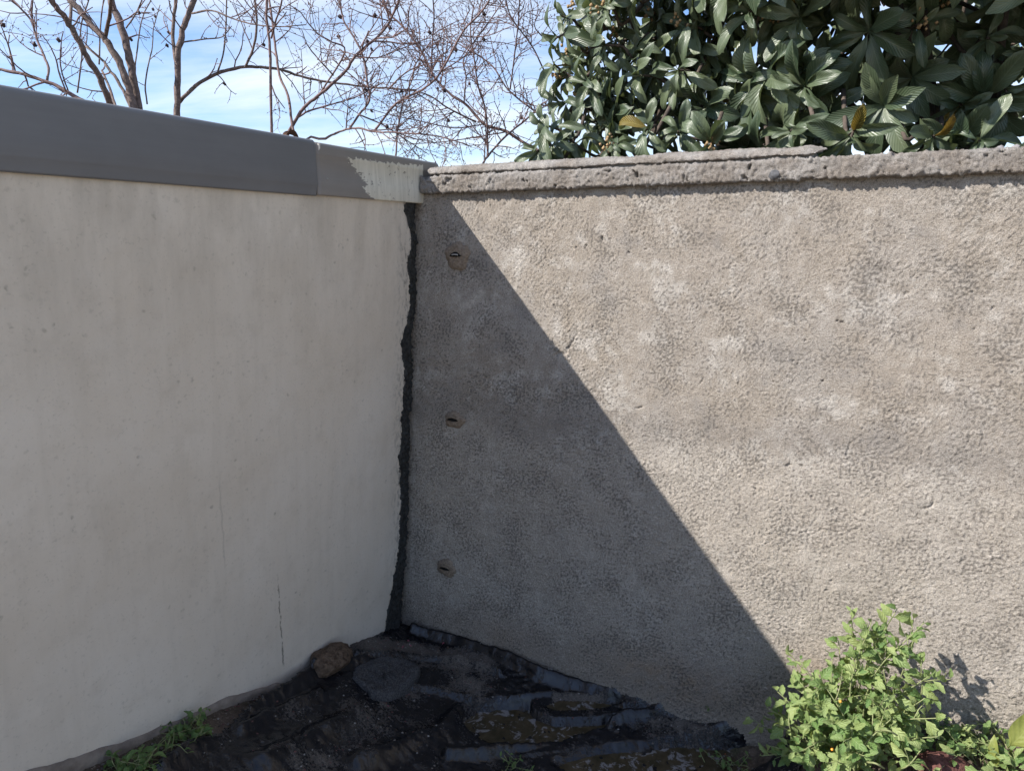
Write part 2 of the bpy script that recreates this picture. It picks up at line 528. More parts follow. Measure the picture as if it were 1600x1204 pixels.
M = {
    'render': m_render(),
    'paint': m_paint(),
    'core': m_plain('grey_mortar', (0.2, 0.19, 0.18), (0.3, 0.285, 0.27), 30),
    'metal_a': m_metal('grey_coated_metal', (0.132, 0.134, 0.142)),
    'metal_b': m_metal('weathered_grey_metal', (0.195, 0.18, 0.168), True),
    'filler': m_plain('black_bitumen', (0.007, 0.0075, 0.008), (0.060, 0.062, 0.060), 75, 0.6, 0.3, 1.0, 0.008),
    'patch': m_plain('brown_mortar', (0.17, 0.132, 0.10), (0.33, 0.265, 0.205), 130, 0.92, 0.12, 1.0, 0.006),
    'dark': m_plain('painted_hollow_shade', (0.006, 0.006, 0.006), (0.012, 0.011, 0.01), 30),
    'pin': m_plain('dull_steel', (0.28, 0.27, 0.26), (0.4, 0.39, 0.37), 90, 0.45, 0.5),
    'tarp': m_tarp(), 'soil': m_soil(), 'water': m_water(),
    'plinth': m_plain('bare_brown_cement', (0.15, 0.125, 0.108), (0.25, 0.215, 0.185), 26, 0.95, 0.1, 0.7, 0.006),
    'stone': m_plain('brown_stone', (0.05, 0.033, 0.023), (0.19, 0.135, 0.095), 60, 0.9, 0.15, 1.0, 0.010),
    'slab': m_plain('dark_gritty_mortar', (0.022, 0.022, 0.024), (0.125, 0.122, 0.122), 190, 0.95, 0.12, 0.9, 0.004),
    'brick': m_plain('red_brown_stone', (0.055, 0.024, 0.02), (0.15, 0.07, 0.06), 60, 0.9, 0.15, 0.8, 0.006),
    'pebble': m_plain('grey_pebble', (0.16, 0.15, 0.155), (0.33, 0.31, 0.3), 60, 0.9, 0.2, 0.5, 0.003),
    'grit': m_plain('grit', (0.7, 0.7, 0.7), (1.0, 1.0, 1.0), 100, 0.9, 0.15, 0.2, 0.001, True),
    'bark': m_plain('grey_brown_bark', (0.085, 0.062, 0.052), (0.235, 0.18, 0.16), 55, 0.85, 0.2, 0.9, 0.005),
    'bark_red': m_plain('reddish_twig_bark', (0.10, 0.062, 0.058), (0.225, 0.148, 0.138), 60, 0.7, 0.25, 0.5, 0.002),
    'fruit': m_plain('dried_dark_fruit', (0.025, 0.014, 0.016), (0.075, 0.045, 0.045), 60, 0.7, 0.25),
    'bark_loquat': m_plain('brown_limb_bark', (0.045, 0.036, 0.03), (0.12, 0.095, 0.078), 45, 0.9, 0.15, 0.8, 0.004),
    'bud': m_plain('tan_felt_bud', (0.20, 0.125, 0.06), (0.42, 0.30, 0.17), 160, 0.9, 0.15),
    'loquat': m_leaf('ribbed_dark_leaf', (0.040, 0.066, 0.034), (0.118, 0.146, 0.078), (0.18, 0.205, 0.135), 13, 0.40, 0.55, 0.18, 0.20),
    'loquat_old': m_leaf('yellowed_leaf', (0.17, 0.15, 0.03), (0.26, 0.16, 0.04), (0.30, 0.26, 0.10), 11, 0.5, 0.4, 0.25, 0.7),
    'weed': m_leaf('soft_green_leaf', (0.095, 0.185, 0.05), (0.31, 0.365, 0.145), (0.29, 0.36, 0.17), 5, 0.55, 0.35, 0.30, 0.35, 0.35),
    'weed_dark': m_leaf('shaded_green_leaf', (0.085, 0.16, 0.05), (0.16, 0.24, 0.075), (0.20, 0.27, 0.11), 5, 0.55, 0.35, 0.28, 0.35, 0.35),
    'stem': m_plain('pale_green_stem', (0.14, 0.17, 0.07), (0.27, 0.28, 0.14), 50, 0.7, 0.25),
    'stem_brown': m_plain('brown_stem', (0.12, 0.085, 0.05), (0.22, 0.17, 0.11), 50, 0.8, 0.2),
    'berry': m_plain('orange_berry', (0.75, 0.22, 0.02), (0.85, 0.36, 0.04), 30, 0.3, 0.5),
    'broad': m_leaf('olive_broad_leaf', (0.19, 0.22, 0.055), (0.22, 0.24, 0.065), (0.25, 0.27, 0.09), 7, 0.5, 0.4, 0.25, 0.12),
    'deadleaf': m_plain('brown_dead_leaf', (0.055, 0.028, 0.018), (0.14, 0.075, 0.045), 60, 0.8, 0.2),
    'white': m_plain('white_chip', (0.6, 0.57, 0.52), (0.75, 0.72, 0.68), 60),
}

# ------------------------------------------------------------------ ground shape (a: out from the left wall, b: out from the right wall)
CP = np.array([(-.13, 0, -.05), (-.125, .167, .024), (-.117, .603, .115), (-.11, 1.0, .23), (-.10, 1.4, .337), (-.095, 1.55, .42), (-.08, 2.2, .5), (-.1, 3, .5),
               (-.03, .55, .085), (.0, 1.0, .185), (.03, 1.3, .26), (.05, 1.6, .33), (.15, .5, -.0), (.2, .85, .05), (.3, 1.2, .10), (.45, .45, -.09), (.6, .9, -.05),
               (.7, 1.3, -.02), (1, 1, -.09), (.5, .3, -.105), (.75, .2, -.105), (1.0, .23, -.12), (1.25, .18, -.115), (1.3, .5, -.11), (1, 1.8, -.06), (1.6, 1.2, .0), (1.9, 1, .08),
               (2.0, .3, .17), (1.75, .2, .12), (1.55, .18, .05), (1.45, .05, .02), (1.15, .02, -.075), (.8, .02, -.092), (.55, .02, -.07), (.3, .0, -.055), (.1, .0, -.055), (.25, .25, -.06), (.05, .2, -.015),
               (2.6, .3, .22), (2.6, 1.2, .15), (1.5, 3, -.02), (3, 3, .05), (.6, 3, .2), (3.5, .3, .2)])


def tpsU(r2):
    return np.where(r2 > 1e-12, 0.5 * r2 * np.log(np.maximum(r2, 1e-12)), 0)


_X = CP[:, :2]; _n = len(CP)
_K = tpsU(((_X[:, None] - _X[None]) ** 2).sum(-1)) + np.eye(_n) * 0.0012
_P = np.c_[np.ones(_n), _X]
_W = np.linalg.solve(np.block([[_K, _P], [_P.T, np.zeros((3, 3))]]), np.r_[CP[:, 2], np.zeros(3)])


def H(a, b):
    a = np.asarray(a, float); b = np.asarray(b, float)
    ac = np.clip(a, -.16, 3.6); bc = np.clip(b, -.06, 3.2)
    o = _W[_n] + _W[_n + 1] * ac + _W[_n + 2] * bc
    for i in range(_n):
        o = o + _W[i] * tpsU((ac - _X[i, 0]) ** 2 + (bc - _X[i, 1]) ** 2)
    far = np.hypot(np.maximum(np.abs(a - 1.6) - 2.0, 0), np.maximum(np.abs(b - 1.5) - 1.7, 0))
    w = sstep(0.0, 1.5, far)
    out = sstep(0.12, 0.16, np.maximum(-a - .05, -b + .02))
    w = np.maximum(w, out)
    return o * (1 - w) + 0.0 * w


def ground_at(u, v):
    r = ray(u, v); t = 0.9
    while t < 6:
        q = CAM + r * t
        a, b, z = toF(q)
        if z < H(a, b):
            break
        t += 0.006
    return a, b, float(H(a, b))


# tarp outline, in ground metres
TP = [(-.2, -.1), (1.40, -.1), (1.47, .12), (1.44, .35), (1.5, .8), (1.6, 1.7), (.9, 2.1), (.08, 1.9), (.03, 1.45), (-.005, 1.2), (-.015, 1.05), (-.055, .88), (-.08, .68), (-.105, .5), (-.13, .3), (-.135, .15)]


def in_poly(x, y, poly):
    r = np.zeros(x.shape, bool); n = len(poly); j = n - 1
    for i in range(n):
        xi, yi = poly[i]; xj, yj = poly[j]
        r ^= ((yi > y) != (yj > y)) & (x < (xj - xi) * (y - yi) / (yj - yi + 1e-12) + xi)
        j = i
    return r


def seg_dist(a, b, poly, closed=False):
    best = np.full(a.shape, 9.0); q = list(poly) + ([poly[0]] if closed else [])
    for (x0, y0), (x1, y1) in zip(q[:-1], q[1:]):
        dx, dy = x1 - x0, y1 - y0
        t = np.clip(((a - x0) * dx + (b - y0) * dy) / (dx * dx + dy * dy + 1e-12), 0, 1)
        best = np.minimum(best, np.hypot(a - x0 - t * dx, b - y0 - t * dy))
    return best


ga = np.r_[-60, -30, -14, -7, -3, -1.5, -.8, -.4, np.arange(-.22, 2.7, .012), 2.8, 3.1, 3.6, 4.5, 6, 9, 15, 30, 60]
gb = np.r_[-60, -30, -14, -7, -3, -1.5, -.8, -.4, -.2, np.arange(-.08, 1.8, .012), 1.9, 2.2, 2.7, 3.4, 4.5, 6, 9, 15, 30, 60]
A, B = np.meshgrid(ga, gb)
Z = H(A, B)
near = (A > -.3) & (A < 2.8) & (B > -.1) & (B < 1.9)
Z = Z + np.where(near, 0.012 * fbm(A, B, 9, 4, 3) + 0.004 * fbm(A, B, 60, 2, 9), 0)
Z = Z - np.where(in_poly(A, B, TP), 0.045, 0) * sstep(0, .06, seg_dist(A, B, TP, True))
P = C0 + A[..., None] * DR - B[..., None] * DL + Z[..., None] * np.array([0, 0, 1.0])
me = grid_mesh('ground', P)
bounce_mask = np.maximum(sstep(1.75, 2.1, B + .1 * fbm(A, B, 2, 2, 5)), sstep(2.5, 2.9, A)) * ((A > -.2) & (B > -.1))     # pale ground added out of view to bounce warm light onto the walls
set_col(me, bounce_mask.ravel())
g = link('ground', me, M['soil'])
tag(g, kind='structure')

# ------------------------------------------------------------------ right wall: rough cement render on a core, with a lumpy coping
RW = tag(empty('cement_wall', tuple(C0), -AL), 'rough grey cement rendered wall with diagonal shadow, meeting white wall in the corner', 'wall')
xs = np.r_[np.arange(-.2, 2.12, .0033), np.arange(2.13, 2.6, .02), np.arange(2.65, 6, .1)]
zs = np.r_[np.arange(-.15, 1.778, .0033)]
X, Zg = np.meshgrid(xs, zs)


def crumb(x, z, s, seed):          # crumbly torn surface: rounded lumps parted by sharp creases
    wx = x * s + .55 * perlin(x * s * .6, z * s * .6, seed + 7); wz = z * s + .55 * perlin(x * s * .6 + 40, z * s * .6, seed + 8)
    return np.abs(perlin(wx, wz, seed)) - .28


def render_relief(x, z):
    low = sstep(1.02, .86, z + 0.05 * fbm(x, z, 3, 3, 40) - 0.03 * (x - 1.2))
    amp = .45 + .75 * sstep(-.3, .4, fbm(x, z, 5, 3, 31))
    d = 0.006 * fbm(x, z, 2.2, 3, 11) + 0.0024 * fbm(x, z, 12, 2, 12)
    wx = x + 0.10 * fbm(x, z, 2.2, 2, 51); wz = z + 0.10 * fbm(x, z, 2.2, 2, 52)
    p = wx * 0.84 + wz * -0.52; q = wx * 0.52 + wz * 0.84
    st = sstep(-.15, .4, fbm(x, z, 2.6, 2, 63))
    g1 = crumb(x, z, 84, 3); g2 = crumb(x, z, 140, 13)
    strokes = np.abs(fbm(p * 95, q * 26, 1.0, 2, 61, 0.6)) - .2
    up = amp * (.0020 * g1 * (1 - .5 * st) + .0044 * g2) + .0052 * strokes * st
    lo = (.6 + .55 * amp) * (.0026 * g1 + .0052 * g2)
    d = d + low * lo + (1 - low) * up + .004 * low * sstep(.2, .6, x)
    d = d - .007 * sstep(.34, .55, fbm(x, z, 34, 3, 71, .75)) * sstep(0, .4, fbm(x, z, 4, 2, 72))
    ux = x + .012 * fbm(x, z, 30, 3, 75); uz = z + .012 * fbm(x, z, 30, 3, 76)
    for gx, gz, an, L, wd in ((.61, 1.25, 1.0, .06, .0035), (1.50, 1.0, 1.4, .03, .003), (1.72, .86, .9, .025, .005), (.86, 1.05, .5, .02, .004), (1.06, 1.16, 1.2, .03, .003), (.57, 1.21, .2, .03, .004)):
        u = (ux - gx) * math.cos(an) + (uz - gz) * math.sin(an); v = -(ux - gx) * math.sin(an) + (uz - gz) * math.cos(an)
        d = d - 0.006 * np.exp(-(v / wd) ** 2) * sstep(L, L * .3, np.abs(u))
    return d


def render_tint(x, z):
    t = fbm(x, z, 2.6, 5, 81, 0.6); t2 = fbm(x, z, 6, 4, 91, 0.6); t3 = fbm(x, z, 26, 3, 95)
    tan = np.array([.335, .300, .265]); grey = np.array([.355, .330, .308]); pale = np.array([.50, .482, .462]); brown = np.array([.24, .185, .14]); dk = np.array([.215, .203, .195])
    w = sstep(-.4, .5, t + .35 * t3)[..., None]
    c = tan * (1 - w) + grey * w
    w = (sstep(.05, .5, t2 + .35 * t3) * .5)[..., None]; c = c * (1 - w) + pale * w
    w = (sstep(.15, .55, -t2 + .25 * t3) * .5)[..., None]; c = c * (1 - w) + dk * w
    low = sstep(1.0, .86, z + 0.05 * fbm(x, z, 3, 3, 40) - 0.03 * (x - 1.2))[..., None] * .6
    c = c * (1 - low) + np.array([.425, .393, .358]) * low
    bd = (np.exp(-((z + 0.05 * fbm(x, z, 3, 3, 40) - 0.03 * (x - 1.2) - 1.0) / .06) ** 2) * .35)[..., None]; c = c * (1 - bd) + dk * bd
    w = np.exp(-(((x - 1.0) / .25) ** 2 + ((z - .08) / .10) ** 2)) + .8 * np.exp(-(((x - 1.55) / .25) ** 2 + ((z - .22) / .13) ** 2)) + .6 * np.exp(-(((x - .35) / .1) ** 2 + ((z - .05) / .08) ** 2))
    w = (np.clip(w * (.55 + .8 * t3 + .6 * t2), 0, 1) * .75)[..., None]
    c = c * (1 - w) + np.array([.27, .195, .135]) * w
    w = (sstep(.25, .02, z + 0.08 * t2) * .35)[..., None]; c = c * (1 - w) + brown * w
    c = c * (1 + .16 * t3)[..., None]
    w = (sstep(.30, .48, perlin(x * 125, z * 125, 97) + .5 * perlin(x * 9, z * 9, 98)) * .6)[..., None]; c = c * (1 - w) + np.array([.085, .08, .075]) * w
    return np.clip(c * np.array([1.13, 1.105, 1.06]), .03, .75)


D = render_relief(X, Zg)
fade = sstep(2.6, 2.3, X)
P = np.stack([X, -D * np.where(X < 2.12, 1, .5), Zg], -1)
me = grid_mesh('render_coat', P)
set_col(me, render_tint(X, Zg).reshape(-1, 3))
link('render_coat', me, M['render'], RW)
mb = MB(); mb.box(-.35, 6, .02, .22, -.3, 1.775); mb.build('wall_core', M['core'], RW, False)


def sweep(name, prof, xs, relief, mat, parent, tint=None, end=True):
    """a lumpy bar: profile of (y, z) points swept along x, pushed in and out by relief"""
    prof = np.array(prof, float); n = len(prof)
    tan = np.gradient(prof, axis=0); tan /= np.linalg.norm(tan, axis=1)[:, None] + 1e-9
    nor = np.c_[-tan[:, 1], tan[:, 0]]
    s = np.r_[0, np.cumsum(np.linalg.norm(np.diff(prof, axis=0), axis=1))]
    Xg, S = np.meshgrid(xs, s)
    d = relief(Xg, S)
    Y = prof[:, 0][:, None] + nor[:, 0][:, None] * d; Zz = prof[:, 1][:, None] + nor[:, 1][:, None] * d
    Pg = np.stack([Xg, Y, Zz], -1)
    if end:
        mid = Pg.mean(0)[[0, -1]]
        c0 = np.repeat(mid[0][None], len(s), 0)[:, None]; c1 = np.repeat(mid[1][None], len(s), 0)[:, None]
        c0[..., 0] = xs[0]; c1[..., 0] = xs[-1]
        Pg = np.concatenate([c0, Pg, c1], 1)
    me = grid_mesh(name, Pg)
    if tint is not None:
        set_col(me, tint(Pg[..., 0], np.repeat(s[:, None], Pg.shape[1], 1)).reshape(-1, 3))
    return link(name, me, mat, parent)


def seg(pts, step):
    out = []
    for p, q in zip(pts[:-1], pts[1:]):
        k = max(1, int(math.hypot(q[0] - p[0], q[1] - p[1]) / step))
        for i in range(k):
            out.append((p[0] + (q[0] - p[0]) * i / k, p[1] + (q[1] - p[1]) * i / k))
    out.append(pts[-1])
    return out


def cop_relief(x, s):
    d = 0.004 * fbm(x, s, 7, 3, 101) + .0075 * crumb(x, s, 48, 102) + .0075 * crumb(x, s, 95, 103)
    d = d - .016 * sstep(.30, .42, fbm(x, s, 15, 4, 104, .7)) * sstep(.17, .21, s)
    return -d


def cop_tint(x, s):
    t = fbm(x, s, 8, 4, 111); t2 = fbm(x, s, 30, 3, 112)
    w = sstep(-.3, .4, t)[..., None]
    c = np.array([.25, .22, .192]) * (1 - w) + np.array([.335, .312, .29]) * w
    return np.clip(c * (1 + .3 * t2)[..., None], .03, .7)


cx = np.r_[np.arange(.016, 2.1, .0036), np.arange(2.1, 6, .03)]
sweep('coping', seg([(.20, 1.835), (.06, 1.826), (.0, 1.826), (-.02, 1.825), (-.026, 1.820), (-.0275, 1.772), (-.022, 1.765), (.03, 1.767)], .0036), cx, cop_relief, M['render'], RW, cop_tint)
# thin skim of mortar bedded over the coping, its front edge chipped
sk = np.arange(.03, 1.36, .0038)


def skim_relief(x, s):
    e = 0.010 * fbm(x, s * 0 + .5, 6, 5, 121, .6) + .003 * fbm(x, s, 40, 3, 122)
    return -e - .006 * crumb(x, s, 70, 125) + 0.014 * sstep(1.31, 1.36, x) + 0.012 * sstep(.04, .03, x)


sweep('mortar_skim', seg([(.20, 1.882), (.10, 1.870), (.004, 1.856), (-.006, 1.851), (-.009, 1.843), (-.008, 1.8345), (.02, 1.833)], .004), sk, skim_relief, M['render'], RW, lambda x, s: cop_tint(x, s) * 1.12)

mb = MB(); mb.box(.034, 1.335, .009, .19, 1.812, 1.846); mb.build('mortar_bed', M['core'], RW, False)
# three mortar patches with slotted anchor holes
for k, (px, pz, pr) in enumerate(((.155, 1.543, .052), (.130, .921, .042), (.078, .290, .040))):
    nr, nt_ = 9, 40
    V = []
    for i in range(nr):
        for j in range(nt_):
            an = 2 * PI * j / nt_
            rr = pr * (i / (nr - 1)) * (1 + .05 * math.sin(3 * an + k * 2) + .06 * math.sin(5 * an + k) + .07 * random.uniform(-1, 1))
            xx, zz_ = px + rr * math.cos(an) * (1.1 if k else 1), pz + rr * math.sin(an) * (.8 if k == 1 else 1)
            off = -.0145 + .013 * (i / (nr - 1)) ** 5 + (.0018 if i else 0) * random.uniform(-1, 1)
            V.append((xx, off, zz_))
    Fq = [(i * nt_ + j, i * nt_ + (j + 1) % nt_, (i + 1) * nt_ + (j + 1) % nt_, (i + 1) * nt_ + j) for i in range(nr - 1) for j in range(nt_)]
    mb = MB(); mb.add(V, Fq); pt = mb.build('mortar_patch', M['patch'], RW)
    pt['label'] = ('round mortar patch with metal slot near the top', 'brown mortar patch with slot halfway up', 'brown mortar patch with slot near the ground')[k]
    # slot: black lens painting the shade inside the hole, under a bent lip
    mb = MB(); n = 14; V = []
    for i in range(n + 1):
        t = i / n; xx = px + (t - .5) * .05; w = .0085 * math.sin(PI * t) + .0004; zc = pz + .006 * math.sin(PI * t)
        V += [(xx, -.0185, zc + w), (xx, -.0160, zc), (xx, -.0185, zc - w)]
    Fq = []
    for i in range(n):
        Fq += [(i * 3, i * 3 + 3, i * 3 + 4, i * 3 + 1), (i * 3 + 1, i * 3 + 4, i * 3 + 5, i * 3 + 2)]
    mb.add(V, Fq); mb.build('slot', M['dark'], pt)
    if k == 0:
        mb = MB(); mb.tube([(px - .013 + .026 * i / 6, -.0195 - .002 * math.sin(PI * i / 6), pz + .004 + .002 * math.sin(PI * i / 6)) for i in range(7)], .0022, 8)
        mb.build('metal_tongue', M['pin'], pt)
    else:
        mb = MB(); mb.tube([(px - .02 + .04 * i / 8, -.017 - .004 * math.sin(PI * i / 8), pz + .007 + .008 * math.sin(PI * i / 8)) for i in range(9)], [.0015 + .0028 * math.sin(PI * i / 8) for i in range(9)], 8)
        mb.build('slot_lip', M['patch'], pt)

# ------------------------------------------------------------------ left wall: painted plaster leaning a little, bitumen filled joint, metal coping
LW = tag(empty('white_painted_wall', tuple(C0), PI / 2 - AL), 'stained off-white painted wall with grey metal coping, in shade on the left', 'wall')


def lean(z):
    return 0.0714 * (1.7624 - np.asarray(z, float))


EDGE = [(1.75, .082), (1.70, .084), (1.66, .062), (1.60, .038), (1.53, .058), (1.36, .032), (1.23, .073), (1.07, .058), (.95, .068), (.82, .074), (.60, .058), (.40, .062), (.29, .083), (.16, .112), (.06, .14), (-.3, .16)]
ez = np.array([e[0] for e in EDGE])[::-1]; eu = np.array([e[1] for e in EDGE])[::-1]


def edge_u(z):
    return np.interp(z, ez, eu) + .015 + 0.030 * fbm(z, z * 0 + .3, 9, 6, 131, .66)


zz_ = np.r_[np.arange(-.3, 1.752, .008)]
tt = np.r_[0, np.arange(0, .5, .008), np.arange(.5, 1.8, .012), np.arange(1.8, 5, .1)]
Zw, T = np.meshgrid(zz_, tt, indexing='ij')
Uw = edge_u(Zw) + T
Dw = .004 * fbm(Uw, Zw, 2.2, 3, 141) + .0012 * fbm(Uw, Zw, 16, 3, 142)
Yw = lean(Zw) - Dw
Yw[:, 0] += .014; Uw[:, 0] += .002
Pw = np.stack([-Uw, Yw, Zw], -1)
me = grid_mesh('painted_plaster', Pw[:, ::-1]); link('painted_plaster', me, M['paint'], LW)
mb = MB()
V = [(x, lean(z) + y, z) for z in (-.3, 1.75) for y in (.02, .20) for x in (-5.2, -.17)]
mb.add(V, [(0, 2, 3, 1), (4, 5, 7, 6), (0, 1, 5, 4), (1, 3, 7, 5), (3, 2, 6, 7), (2, 0, 4, 6)]); mb.build('wall_core', M['core'], LW, False)
# bitumen filler in the joint
fz = np.arange(-.3, 1.745, .006); fu = np.linspace(0, 1, 26)
Zf, S = np.meshgrid(fz, fu, indexing='ij')
e = edge_u(Zf) + .012
Uf = e * (1 - S) - .02 * S
prof = np.interp(S, [0, .1, .45, .62, .75, 1], [.004, -.004, -.003, .002, .022, .045])
prof = prof - .008 * fbm(Uf, Zf, 22, 3, 151) - .014 * crumb(Uf, Zf, 45, 153) - .006 * crumb(Uf, Zf, 110, 154) + .012 * sstep(.1, .5, fbm(Zf, Zf * 0, 7, 2, 155)) * S
Pf = np.stack([-Uf, lean(Zf) + prof, Zf], -1)
link('joint_filler', grid_mesh('joint_filler', Pf[:, ::-1]), M['filler'], LW)
# bare cement at the foot of the wall
pu = np.arange(.72, 4, .012)
hh = np.interp(pu, [.72, .8, .95, 1.05, 1.2, 1.45, 1.7, 4], [.15, .185, .24, .262, .30, .392, .50, .56]) + .012 * fbm(pu, pu * 0, 9, 4, 161) + .004 * fbm(pu, pu * 0, 50, 2, 162)
rows = []
for fr, off in ((0, .006), (0.0, .0075), (.05, .010), (.3, .010), (.6, .010), (1, .010)):
    z = hh * (1 - fr) + (-.1) * fr
    y = lean(z) - off - .004 * np.abs(fbm(pu, pu * 0 + fr * 3, 30, 3, 163)) + (.012 if len(rows) == 0 else 0)
    rows.append(np.stack([-pu, y, z], -1))
link('bare_footing', grid_mesh('bare_footing', np.array(rows)), M['plinth'], LW)


def metal_bar(name, prof, xs, mat, bow=0.0):
    prof = np.array(prof); n = len(prof)
    V = []; Fq = []
    for i, x in enumerate(xs):
        w = bow * (math.sin(x * 5.1) + .5 * math.sin(x * 11 + 1))
        for (y, z) in prof:
            V.append((x, y + w, z + w * .5))
    for i in range(len(xs) - 1):
        for k in range(n):
            k2 = (k + 1) % n
            Fq.append((i * n + k, (i + 1) * n + k, (i + 1) * n + k2, i * n + k2))
    Fq.append(tuple(range(n))); Fq.append(tuple(range((len(xs) - 1) * n, len(xs) * n))[::-1])
    mb = MB(); mb.add(V, Fq)
    return mb.build(name, mat, LW, True)


def arc(cy, cz, r, a0, a1, n=6):
    return [(cy + r * math.cos(math.radians(a0 + (a1 - a0) * i / n)), cz + r * math.sin(math.radians(a0 + (a1 - a0) * i / n))) for i in range(n + 1)]


profA = [(.24, 1.80), (.26, 1.80), (.26, 1.893)] + arc(.000, 1.875, .016, 90, 180) + [(-.0165, 1.86), (-.018, 1.80), (-.018, 1.762), (-.017, 1.758), (-.0115, 1.738)] + arc(-.0065, 1.734, .005, 180, 300, 4) + [(.01, 1.745), (.01, 1.80)]
profB = [(.24, 1.80), (.255, 1.80), (.255, 1.889)] + arc(.004, 1.873, .014, 90, 180) + [(-.0105, 1.855), (-.0105, 1.850), (-.0085, 1.846), (-.0095, 1.786), (-.0115, 1.782), (-.0105, 1.74)] + arc(-.0065, 1.736, .004, 180, 300, 4) + [(.012, 1.745), (.012, 1.80)]
ca = metal_bar('coping_panel', profA, np.r_[np.linspace(-5, -1.6, 12), np.linspace(-1.5, -.575, 30), -.566, -.562], M['metal_a'], .0006)
ca['label'] = 'long smooth grey coping panel'
cb = metal_bar('coping_panel', profB, np.linspace(-.556, .105, 30), M['metal_b'], .0004)
cb['label'] = 'short end coping panel smeared with cream paint'
mb = MB(); mb.box(-.566, -.5525, -.006, .2, 1.742, 1.882); mb.build('joint_gasket', M['filler'], LW, False)
mb = MB(); mb.add([(-.545, -.0135, 1.882), (-.536, -.0125, 1.884), (-.537, -.0125, 1.868), (-.543, -.0125, 1.862), (-.545, -.0105, 1.882), (-.536, -.0095, 1.884), (-.537, -.0095, 1.868), (-.543, -.0095, 1.862)],
                  [(0, 1, 2, 3), (4, 7, 6, 5), (0, 4, 5, 1), (1, 5, 6, 2), (2, 6, 7, 3), (3, 7, 4, 0)]); mb.build('paint_chip', M['white'], LW, False)
mb = MB(); mb.blob((-.512, -.0115, 1.782), .0035, jit=.05); mb.build('rivet', M['pin'], cb)

# ------------------------------------------------------------------ black plastic sheet in the corner
ta = np.arange(-.15, 1.62, .006); tb = np.arange(-.03, 1.9, .006)
A, B = np.meshgrid(ta, tb)
Z0 = H(A, B)
LV = {'p1': -.099, 'p2': -.110, 'p3': -.075}


def zpt(u, v, z):
    r = ray(u, v); q = CAM + r * ((z - CAM[2]) / r[2]); a, b, _ = toF(q)
    return (a, b)


PUD = {'p1': [zpt(u, v, LV['p1']) for u, v in ((718, 1128), (745, 1112), (800, 1106), (860, 1112), (905, 1118), (965, 1120), (940, 1140), (880, 1158), (800, 1168), (750, 1155))],
       'p2': [zpt(u, v, LV['p2']) for u, v in ((868, 1196), (930, 1178), (1010, 1172), (1070, 1164), (1130, 1170), (1185, 1176), (1215, 1190), (1190, 1215), (1000, 1222), (890, 1212))],
       'p3': [zpt(u, v, LV['p3']) for u, v in ((852, 1103), (872, 1094), (920, 1094), (965, 1101), (930, 1108), (870, 1110))]}


def gp(*pts):
    return [ground_at(u, v)[:2] for u, v in pts]


wr = 0.014 * fbm(A, B, 4, 3, 201) + .004 * (1 - 2 * np.abs(fbm(A * .55 + B * .5, B * 1.0 - A * .3, 9, 3, 202))) + .0035 * (1 - 3 * np.abs(perlin(A * 22 + perlin(A * 8, B * 8, 208), B * 22, 209))) * sstep(-.2, .3, fbm(A, B, 6, 2, 210)) + .003 * fbm(A, B, 34, 3, 203)
Zt = Z0 + .014 + wr
FOLDS = [(gp((655, 992), (720, 1006), (790, 1030), (860, 1058), (950, 1082), (1050, 1104), (1120, 1118), (1200, 1140)), .040, .018),
         (gp((560, 1030), (640, 1036), (720, 1040), (780, 1062)), .022, .010),
         (gp((490, 1058), (540, 1048), (575, 1042)), .028, .012),
         (gp((491, 1060), (431, 1094), (345, 1135), (300, 1180), (255, 1204)), .026, .026),
         (gp((700, 1192), (800, 1178), (880, 1160), (960, 1134), (1040, 1118), (1120, 1128)), .034, .016),
         (gp((850, 1126), (930, 1116), (1010, 1110), (1080, 1122)), .022, .016),
         (gp((560, 1200), (640, 1176), (690, 1150), (720, 1120)), .026, .03),
         (gp((420, 1204), (500, 1160), (560, 1130)), .030, .04),
         (gp((800, 1098), (860, 1090), (950, 1098), (1040, 1112)), .016, .009),
         (gp((1090, 1150), (1150, 1140), (1210, 1150)), .022, .014),
         (gp((380, 1150), (440, 1120), (500, 1092)), .018, .016),
         (gp((620, 1075), (680, 1085), (740, 1100)), .018, .014)]
FOLDS[0] = ([(p[0], p[1] + .035) for p in FOLDS[0][0]], .036, .018)
wob = .012 * fbm(A, B, 7, 2, 205)
for k, (pl, h, w) in enumerate(FOLDS):
    d = seg_dist(A + wob, B + .012 * fbm(A, B, 7, 2, 206 + k), pl)
    Zt = Zt + h * 1.15 * (.45 + .55 * sstep(1.2, .75, A)) * sstep(1.46, 1.2, A) * np.exp(-(d / w) ** 2) * (1 + .15 * fbm(A, B, 10, 2, 220 + k))
# hollows that hold water
for k, pl in PUD.items():
    d = seg_dist(A, B, pl, True); ins = in_poly(A, B, pl)
    sd_ = np.where(ins, -d, d) + .014 * fbm(A, B, 20, 4, 231, .6)
    w = sstep(.03, -.012, sd_)
    bed = LV[k] - .007 + .012 * fbm(A, B, 24, 4, 233, .6)
    Zt = Zt * (1 - w) + bed * w
    # a rim above water level all round
    Zt = np.where(~ins & (d < .05), np.maximum(Zt, LV[k] + .007 * sstep(.0, .03, d) + .003 * fbm(A, B, 30, 3, 235)), Zt)
dirt = .25 + .50 * fbm(A, B, 7, 4, 241, .6) + .25 * fbm(A, B, 30, 3, 243)
gritty = [(gp((575, 1012), (640, 1018), (700, 1030), (760, 1045)), .07, .55), (gp((1000, 1130), (1090, 1135), (1150, 1140)), .05, .4), (gp((640, 1090), (740, 1080)), .05, .35),
          (gp((870, 1098), (960, 1100), (1060, 1118)), .02, .5), (gp((240, 1200), (330, 1160)), .05, .4), (gp((600, 1110), (560, 1160), (500, 1204)), .05, .25)]
for pl, w, s in gritty:
    dirt = dirt + s * np.exp(-(seg_dist(A, B, pl) / w) ** 2)
